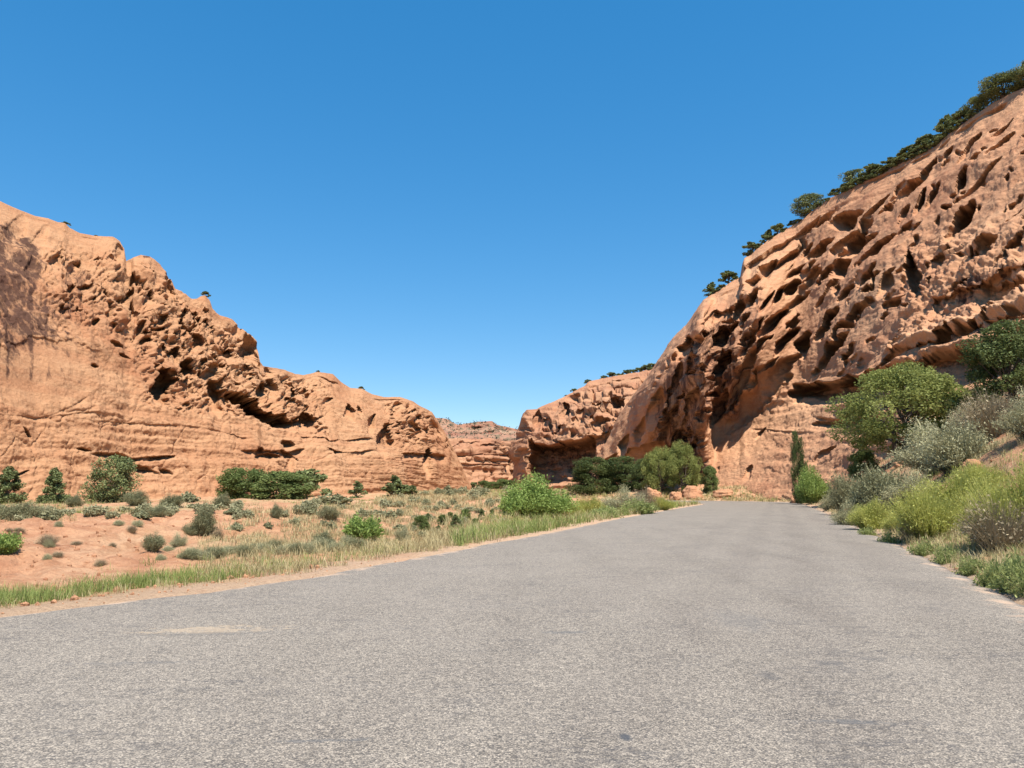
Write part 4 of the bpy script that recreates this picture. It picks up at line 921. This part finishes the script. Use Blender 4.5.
    for px, py, w, h, k, lab, d in [(592, 492, 44, 36, 'oak_b', 'darkest and leftmost oak of the clump beyond the road bend', 112), (622, 490, 42, 34, 'oak_b', 'dark oak in the middle of clump beyond the road bend', 112), (646, 486, 30, 30, 'oak_b', 'short dark oak between the dark clump and the lighter pair', 108),
                                    (660, 486, 34, 44, 'oak_a', 'lighter green oak, left of the tall pair under the shaded wall', 103), (682, 484, 34, 48, 'oak_a', 'lighter green oak, right and tallest under the shaded wall', 103), (710, 486, 15, 25, 'willow_b', 'small green bush against the foot of the rock buttress', 100)]:
        ground_plant(k, px, py, w, h, lab, 'tree', GD, d)
    GB = 'bushes on the left verge before the bend'
    for px, py, w, h, k, lab, d in [(628, 513, 34, 24, 'sage_a', 'pale sagebrush, tallest on the left verge before the bend', 52), (645, 509, 28, 22, 'dry_a', 'grey twiggy shrub beside the pale sagebrush on left verge', 54), (612, 513, 26, 15, 'sage_b', 'pale sagebrush left of the tallest one on the left verge', 52),
                                    (588, 517, 30, 17, 'rabbit_b', 'yellow green rabbitbrush right of the large bright green bush', 46), (570, 521, 24, 15, 'rabbit_b', 'low rabbitbrush touching the large bright green bush', 44), (604, 521, 26, 12, 'weed_b', 'green weed clump on left verge below pale sagebrush', 41), (640, 515, 34, 14, 'weed_b', 'bright green weed clump at the road edge before bend', 47), (660, 510, 26, 12, 'rabbit_b', 'yellowish rabbitbrush nearest to the bend on the left verge', 55)]:
        ground_plant(k, px, py, w, h, lab, 'shrub', GB, d)
    # right slope
    ground_plant('oak_a', 908, 442, 122, 86, 'large spreading oak on the slope under the right cliff ledge', 'tree', None, 57)
    ground_plant('oak_b', 1016, 440, 84, 95, 'dark tall oak at the right photo edge under the cliff', 'tree', None, 50)
    ground_plant('oak_b', 984, 436, 30, 40, 'smaller dark oak between the two large oaks', 'tree', None, 54)
    ground_plant('willow_b', 862, 446, 26, 30, 'low green bush at the left foot of the large spreading oak', 'shrub', None, 60)
    ground_plant('oak_b', 800, 480, 15, 70, 'narrow dark upright tree beside the road end', 'tree', None, 76)
    ground_plant('bright_bush', 815, 482, 28, 34, 'bright green bush leaning against the narrow dark upright tree', 'shrub', None, 72)
    GG = 'sagebrush on the right slope'
    for px, py, w, h, k, lab, d in [(889, 486, 58, 44, 'dark_sage_a', 'large dark green sagebrush below the large spreading oak', 33), (870, 498, 34, 40, 'dark_sage_b', 'dark shaded shrub at the left edge of the right slope plants', 34), (848, 476, 32, 36, 'dark_sage_a', 'grey blue shrub above red rocks near the road end', 44),
                                    (940, 470, 76, 46, 'sage_a', 'large pale sagebrush in front of the large spreading oak', 36), (962, 478, 70, 42, 'sage_b', 'pale sagebrush in the middle of the right slope', 32), (915, 488, 58, 34, 'sage_a', 'pale sagebrush right of the large dark green sagebrush', 31), (1000, 462, 60, 44, 'dry_a', 'grey brown twiggy bush near the right photo edge', 34),
                                    (975, 455, 44, 28, 'sage_b', 'sagebrush under the tall dark oak on the right', 40), (850, 527, 30, 24, 'sage_a', 'small pale sagebrush at the right road edge, far end', 33), (917, 546, 30, 32, 'dry_a', 'small dark olive twiggy shrub below the rabbitbrush', 22), (835, 503, 26, 18, 'sage_b', 'sage tuft by the road just past the red rocks', 52), (1040, 470, 60, 44, 'sage_a', 'pale sagebrush at the right photo edge on the slope', 28)]:
        ground_plant(k, px, py, w, h, lab, 'shrub', GG if 'sage' in k else 'twiggy bushes on the right slope', d)
    GY = 'rabbitbrush beside the road on the right'
    for px, py, w, h, k, lab, d in [(930, 538, 70, 48, 'rabbit_a', 'large bright yellow green rabbitbrush right of the road', 22), (962, 528, 60, 42, 'rabbit_b', 'rabbitbrush behind and right of the largest bright one', 24), (1006, 548, 66, 60, 'rabbit_a', 'rabbitbrush with brown twiggy base at the right photo edge', 17), (1035, 545, 60, 70, 'rabbit_b', 'rabbitbrush mostly cut by the right photo edge', 17), (872, 532, 36, 28, 'rabbit_b', 'small rabbitbrush next to the road left of the big one', 29), (899, 527, 28, 20, 'rabbit_b', 'rabbitbrush left of the largest bright one', 26), (985, 505, 50, 28, 'rabbit_a', 'rabbitbrush upslope under the grey brown twiggy bush', 25)]:
        ground_plant(k, px, py, w, h, lab, 'shrub', GY, d)
    ground_plant('dry_a', 1004, 558, 60, 50, 'brown dry bush inside the rabbitbrush at right photo edge', 'shrub', None, 16.4)
    GW = 'green weeds along the right road edge'
    for px, py, w, h, k, d in [(1000, 598, 36, 24, 'weed', 12.6), (1026, 602, 46, 34, 'weed_b', 11.8), (976, 582, 26, 17, 'weed_b', 14.2), (948, 560, 26, 17, 'weed', 16.4), (925, 556, 22, 15, 'weed_b', 18.4), (1018, 584, 34, 24, 'weed', 13.0), (890, 543, 20, 12, 'weed', 22.5), (868, 536, 16, 10, 'weed_b', 26), (1046, 612, 50, 36, 'weed', 11.2)]:
        ground_plant(k, px, py, w, h, 'leafy green weed clump in the strip at the right road edge', 'weed', GW, d)

# ------------------------------------------------------------------ grass (nobody could count it)
def grass(name, label, mat, zones, seed, blades=10, hmul=1.0):
    rng = np.random.default_rng(seed); Vs, ti = [], []
    for (n, px0, px1, d0, d1, side, s0, s1, h0, h1, nz, thr) in zones:
        px = rng.uniform(px0, px1, n); d = np.exp(rng.uniform(math.log(d0), math.log(d1), n))
        X = (px - 512) / F_PX * d * 1.01; Y = d
        sl, sr = road_offsets(X, Y); s = sl if side == 'L' else sr
        nv = fbm(P3(X / nz, Y / nz, seed * 3.1), 3, seed) + rng.normal(0, 0.12, n)
        ok = (s > s0) & (s < s1) & (nv > thr) & (np.maximum(sl, sr) > 0.12)
        X, Y, d = X[ok], Y[ok], d[ok]; Z = ground_height(X, Y)
        m = len(X)
        if not m: continue
        k = blades
        B = np.repeat(np.stack([X, Y, Z], -1), k, 0); dd = np.repeat(d, k); n2 = m * k
        B[:, :2] += rng.normal(0, 0.05 + 0.0012 * dd[:, None], (n2, 2)); B[:, 2] -= 0.03
        hh = np.repeat(rng.uniform(h0, h1, m), k) * rng.uniform(0.3, 1.1, n2)
        an = rng.uniform(0, 2 * math.pi, n2); lean = rng.uniform(0.1, 1.1, n2) ** 1.2 * hh
        tip = B + np.stack([np.cos(an) * lean, np.sin(an) * lean, hh], -1)
        mid = B + np.stack([np.cos(an) * lean * 0.35, np.sin(an) * lean * 0.35, hh * 0.62], -1)
        wd = np.maximum(0.0028, 0.00030 * dd); w = np.stack([-np.sin(an), np.cos(an), np.zeros(n2)], -1) * wd[:, None]
        Vs.append(np.stack([B - w, B + w, mid + w * 0.8, tip, mid - w * 0.8], 1).reshape(-1, 3))
        ti.append(np.repeat(np.clip(np.repeat(rng.uniform(0.1, 0.9, m), k) + rng.normal(0, 0.15, n2), 0, 1), 5))
    V = np.concatenate(Vs); n = len(V) // 5; i = np.arange(n)[:, None] * 5
    o = mesh(name, V, [i + np.array([[0, 1, 2, 4]]), i + np.array([[4, 2, 3]])], mat, None, False, {'tint': np.concatenate(ti)})
    tag(o, label, 'grass', None, 'stuff')
# n, px range, distance range, side, offset range, height range, patch size, threshold
grass('dry_grass', 'straw coloured dry grass along both road verges and flats', M_straw, [
    (2600, -60, 480, 9.5, 40, 'L', 0.6, 4.2, 0.10, 0.24, 2.5, 0.0), (4200, 210, 480, 10, 40, 'L', 1.5, 10, 0.12, 0.30, 3, -0.2), (2600, -40, 420, 20, 70, 'L', 12, 60, 0.10, 0.28, 5, 0.0), (3600, 250, 470, 14, 60, 'L', 0.4, 14, 0.15, 0.35, 3, -0.25), (3400, 380, 525, 40, 190, 'L', 3, 120, 0.2, 0.5, 8, -0.2),
    (3600, 430, 720, 18, 82, 'L', 0.25, 6.5, 0.2, 0.55, 4, -0.2), (5600, 800, 1080, 8, 75, 'R', 0.2, 2.4, 0.12, 0.34, 1.6, -0.2), (4500, 840, 1090, 9, 26, 'R', 0.2, 2.6, 0.10, 0.36, 1.2, -0.1), (4200, 820, 1080, 10, 70, 'R', 1.2, 9, 0.15, 0.45, 3, -0.2), (2600, 640, 850, 78, 106, 'R', 0.15, 8, 0.25, 0.6, 6, -0.5), (5200, 390, 620, 88, 235, 'R', 0.3, 140, 0.25, 0.6, 14, -0.25), (1500, 390, 600, 80, 200, 'L', 0.3, 140, 0.25, 0.6, 14, -0.25)], 3)
grass('green_grass', 'green grass tufts along the left road edge and verges', M_green, [
    (7000, -60, 330, 9.5, 17, 'L', 0.9, 2.9, 0.10, 0.32, 2.0, 0.05), (1400, 100, 480, 12, 30, 'L', 1.0, 5, 0.12, 0.30, 2.5, 0.1), (5200, 455, 715, 20, 78, 'L', 0.3, 5.5, 0.22, 0.65, 4, -0.1), (5200, 815, 1085, 9, 50, 'R', 0.35, 3.0, 0.14, 0.42, 1.4, -0.02),
    (1500, 850, 1080, 12, 40, 'R', 1.5, 7, 0.15, 0.45, 3, 0.05), (900, 680, 850, 80, 104, 'R', 0.3, 6, 0.2, 0.5, 5, 0.0), (1400, 480, 680, 84, 170, 'R', 0.3, 60, 0.3, 0.7, 10, 0.0), (1500, 0, 400, 24, 60, 'L', 12, 45, 0.10, 0.22, 6, 0.1)], 4)

def stones():
    rng = np.random.default_rng(9); ps, ti = [], []
    ico = np.array([(0, 0, 1), (.894, 0, .447), (.276, .851, .447), (-.724, .526, .447), (-.724, -.526, .447), (.276, -.851, .447), (.724, .526, -.447), (-.276, .851, -.447), (-.894, 0, -.447), (-.276, -.851, -.447), (.724, -.526, -.447), (0, 0, -1)])
    fc = np.array([(0, 1, 2), (0, 2, 3), (0, 3, 4), (0, 4, 5), (0, 5, 1), (1, 6, 2), (2, 7, 3), (3, 8, 4), (4, 9, 5), (5, 10, 1), (6, 7, 2), (7, 8, 3), (8, 9, 4), (9, 10, 5), (10, 6, 1), (11, 7, 6), (11, 8, 7), (11, 9, 8), (11, 10, 9), (11, 6, 10)])
    for (n, a, b, d0, d1, side, s0, s1, r0, r1) in [(900, -40, 330, 10, 40, 'L', 0.3, 16, 0.015, 0.07), (500, 800, 1060, 8, 60, 'R', 0.1, 8, 0.012, 0.08), (1500, -60, 500, 8.5, 22, 'L', 0.02, 1.3, 0.008, 0.03), (1200, 830, 1090, 7, 30, 'R', 0.02, 1.1, 0.008, 0.03)]:
        px = rng.uniform(a, b, n); d = np.exp(rng.uniform(math.log(d0), math.log(d1), n)); X = (px - 512) / F_PX * d; Y = d
        sl, sr = road_offsets(X, Y); s = sl if side == 'L' else sr; ok = (s > s0) & (s < s1); X, Y = X[ok], Y[ok]; Z = ground_height(X, Y)
        for x, y, z in zip(X, Y, Z):
            r = r0 + (r1 - r0) * rng.uniform() ** 3
            ps.append((ico * r * rng.uniform(0.6, 1.3, 3) * (1 + rng.normal(0, 0.12, (12, 1))) + np.array([x, y, z + 0.2 * r]), fc))
    V, Fq = merge(ps)
    o = mesh('gravel', V, Fq, M_rockR, None, False, {'varnish_shade': np.zeros(len(V)), 'ledge_light': np.zeros(len(V))})
    tag(o, 'small loose red stones strewn over the bank and verge', 'gravel', None, 'stuff')
stones()

def boulder(px, py, wpx, hpx, d, label, seed):
    rng = np.random.default_rng(seed); n, m = 40, 28
    q = world(px, py, d); k = d / F_PX
    th, ph = np.meshgrid(np.linspace(0, 2 * math.pi, n), np.linspace(-math.pi / 2, math.pi / 2, m), indexing='ij')
    U = np.stack([np.cos(ph) * np.cos(th), np.cos(ph) * np.sin(th), np.sin(ph)], -1)
    U = np.sign(U) * np.abs(U) ** 0.75
    r = 1 + 0.35 * fbm(U * 1.3 + seed, 4, seed) + 0.12 * gnoise(P3(U[..., 0] * 1.0, U[..., 1], U[..., 2] * 7 + seed), seed)
    U = U * r[..., None] * np.array([wpx * k * 0.4, wpx * k * 0.32, hpx * k * 0.5])
    o = mesh('boulder', U.reshape(-1, 3), grid_faces(n, m), M_rockR, None, True, {'varnish_shade': np.zeros(n * m), 'ledge_light': np.zeros(n * m)})
    zg = float(ground_height(q[0:1], q[1:2])[0])
    o.location = (q[0], q[1], zg + hpx * k * 0.12); o.rotation_euler = (0, 0, rng.uniform(0, 6))
    tag(o, label, 'rock', 'red rocks at the foot of the right cliff')
for a in [(653, 488, 20, 14, 100, 'pointed red rock at the foot of the lighter oaks', 1), (692, 490, 30, 16, 99, 'low red rock left of the small buttress bush', 2), (676, 490, 16, 12, 98, 'small red rock between the two larger ones by oaks', 3), (722, 491, 24, 10, 97, 'flat red slab at the foot of the rock buttress', 4),
          (862, 492, 24, 20, 40, 'red rock below the grey blue shrub near the road end', 5), (850, 497, 16, 10, 42, 'small red rock nearest to the road end on the right', 6), (898, 440, 16, 8, 52, 'pale grey rock under the large spreading oak', 7), (974, 494, 22, 16, 29, 'red rock between pale sagebrush and rabbitbrush on right', 8), (800, 487, 24, 12, 80, 'reddish rock below the narrow dark upright tree', 10)]:
    boulder(*a)

# distant woodland on the mesa reads as one mass
def mesa_wood():
    rng = np.random.default_rng(12); P = MESA['P']; n = 2200
    i = rng.integers(0, P.shape[0], n); j = rng.integers(4, P.shape[1], n)
    C = P[i, j]; k = 4
    Q = np.repeat(C, k, 0) + rng.normal(0, 0.9, (n * k, 3)) + np.array([0, -0.6, 0.9])
    V, Fq = leaves(Q, 1.15, rng, 0.3, 1.3)
    o = mesh('distant_woodland', V, Fq, M_farwood, None, False, {'tint': np.repeat(rng.uniform(0.2, 0.9, n * k), 4)})
    tag(o, 'distant dark woodland dotting the far mesa slopes', 'woodland', None, 'stuff')
mesa_wood()

# ------------------------------------------------------------------ light, sky, camera
SUN = np.array([0.21, -0.41, 0.885]); SUN /= np.linalg.norm(SUN)
el = math.asin(SUN[2]); az = math.atan2(SUN[0], SUN[1])
W = bpy.data.worlds.new('World'); S.world = W; W.use_nodes = True
nt = W.node_tree; nt.nodes.clear()
sky = nt.nodes.new('ShaderNodeTexSky'); sky.sky_type = 'NISHITA'; sky.sun_disc = False
sky.sun_elevation = el; sky.sun_rotation = az; sky.altitude = 1700; sky.air_density = 1.0; sky.dust_density = 0.3; sky.ozone_density = 2.2
bg = nt.nodes.new('ShaderNodeBackground'); bg.inputs[1].default_value = 0.145
out = nt.nodes.new('ShaderNodeOutputWorld')
hs = nt.nodes.new('ShaderNodeHueSaturation'); hs.inputs['Hue'].default_value = 0.499; hs.inputs['Saturation'].default_value = 1.88; hs.inputs['Value'].default_value = 1.5
gm = nt.nodes.new('ShaderNodeGamma'); gm.inputs['Gamma'].default_value = 0.57; nt.links.new(sky.outputs[0], gm.inputs['Color'])
nt.links.new(gm.outputs[0], hs.inputs['Color']); nt.links.new(hs.outputs[0], bg.inputs[0]); nt.links.new(bg.outputs[0], out.inputs[0])
sl_ = bpy.data.lights.new('sun', 'SUN'); sl_.energy = 4.9; sl_.angle = math.radians(0.53); sl_.color = (1.0, 0.955, 0.88)
so = bpy.data.objects.new('sun', sl_); COL.objects.link(so)
from mathutils import Vector
so.rotation_euler = Vector(SUN).to_track_quat('Z', 'Y').to_euler()

cam = bpy.data.cameras.new('camera'); co = bpy.data.objects.new('camera', cam); COL.objects.link(co)
co.location = (0, 0, CAM_H); co.rotation_euler = (math.pi / 2 + PITCH, 0, 0)
cam.sensor_fit = 'HORIZONTAL'; cam.sensor_width = 36.0; cam.lens = 36.0 * F_PX / 1024.0
cam.clip_start = 0.1; cam.clip_end = 20000
S.camera = co
S.render.resolution_x, S.render.resolution_y = 1024, 768
S.view_settings.view_transform = 'Standard'; S.view_settings.look = 'None'; S.view_settings.exposure = 0.7; S.view_settings.gamma = 1.0
S.view_settings.use_curve_mapping = False
S.cycles.max_bounces = 6; S.cycles.diffuse_bounces = 1; S.cycles.transparent_max_bounces = 4
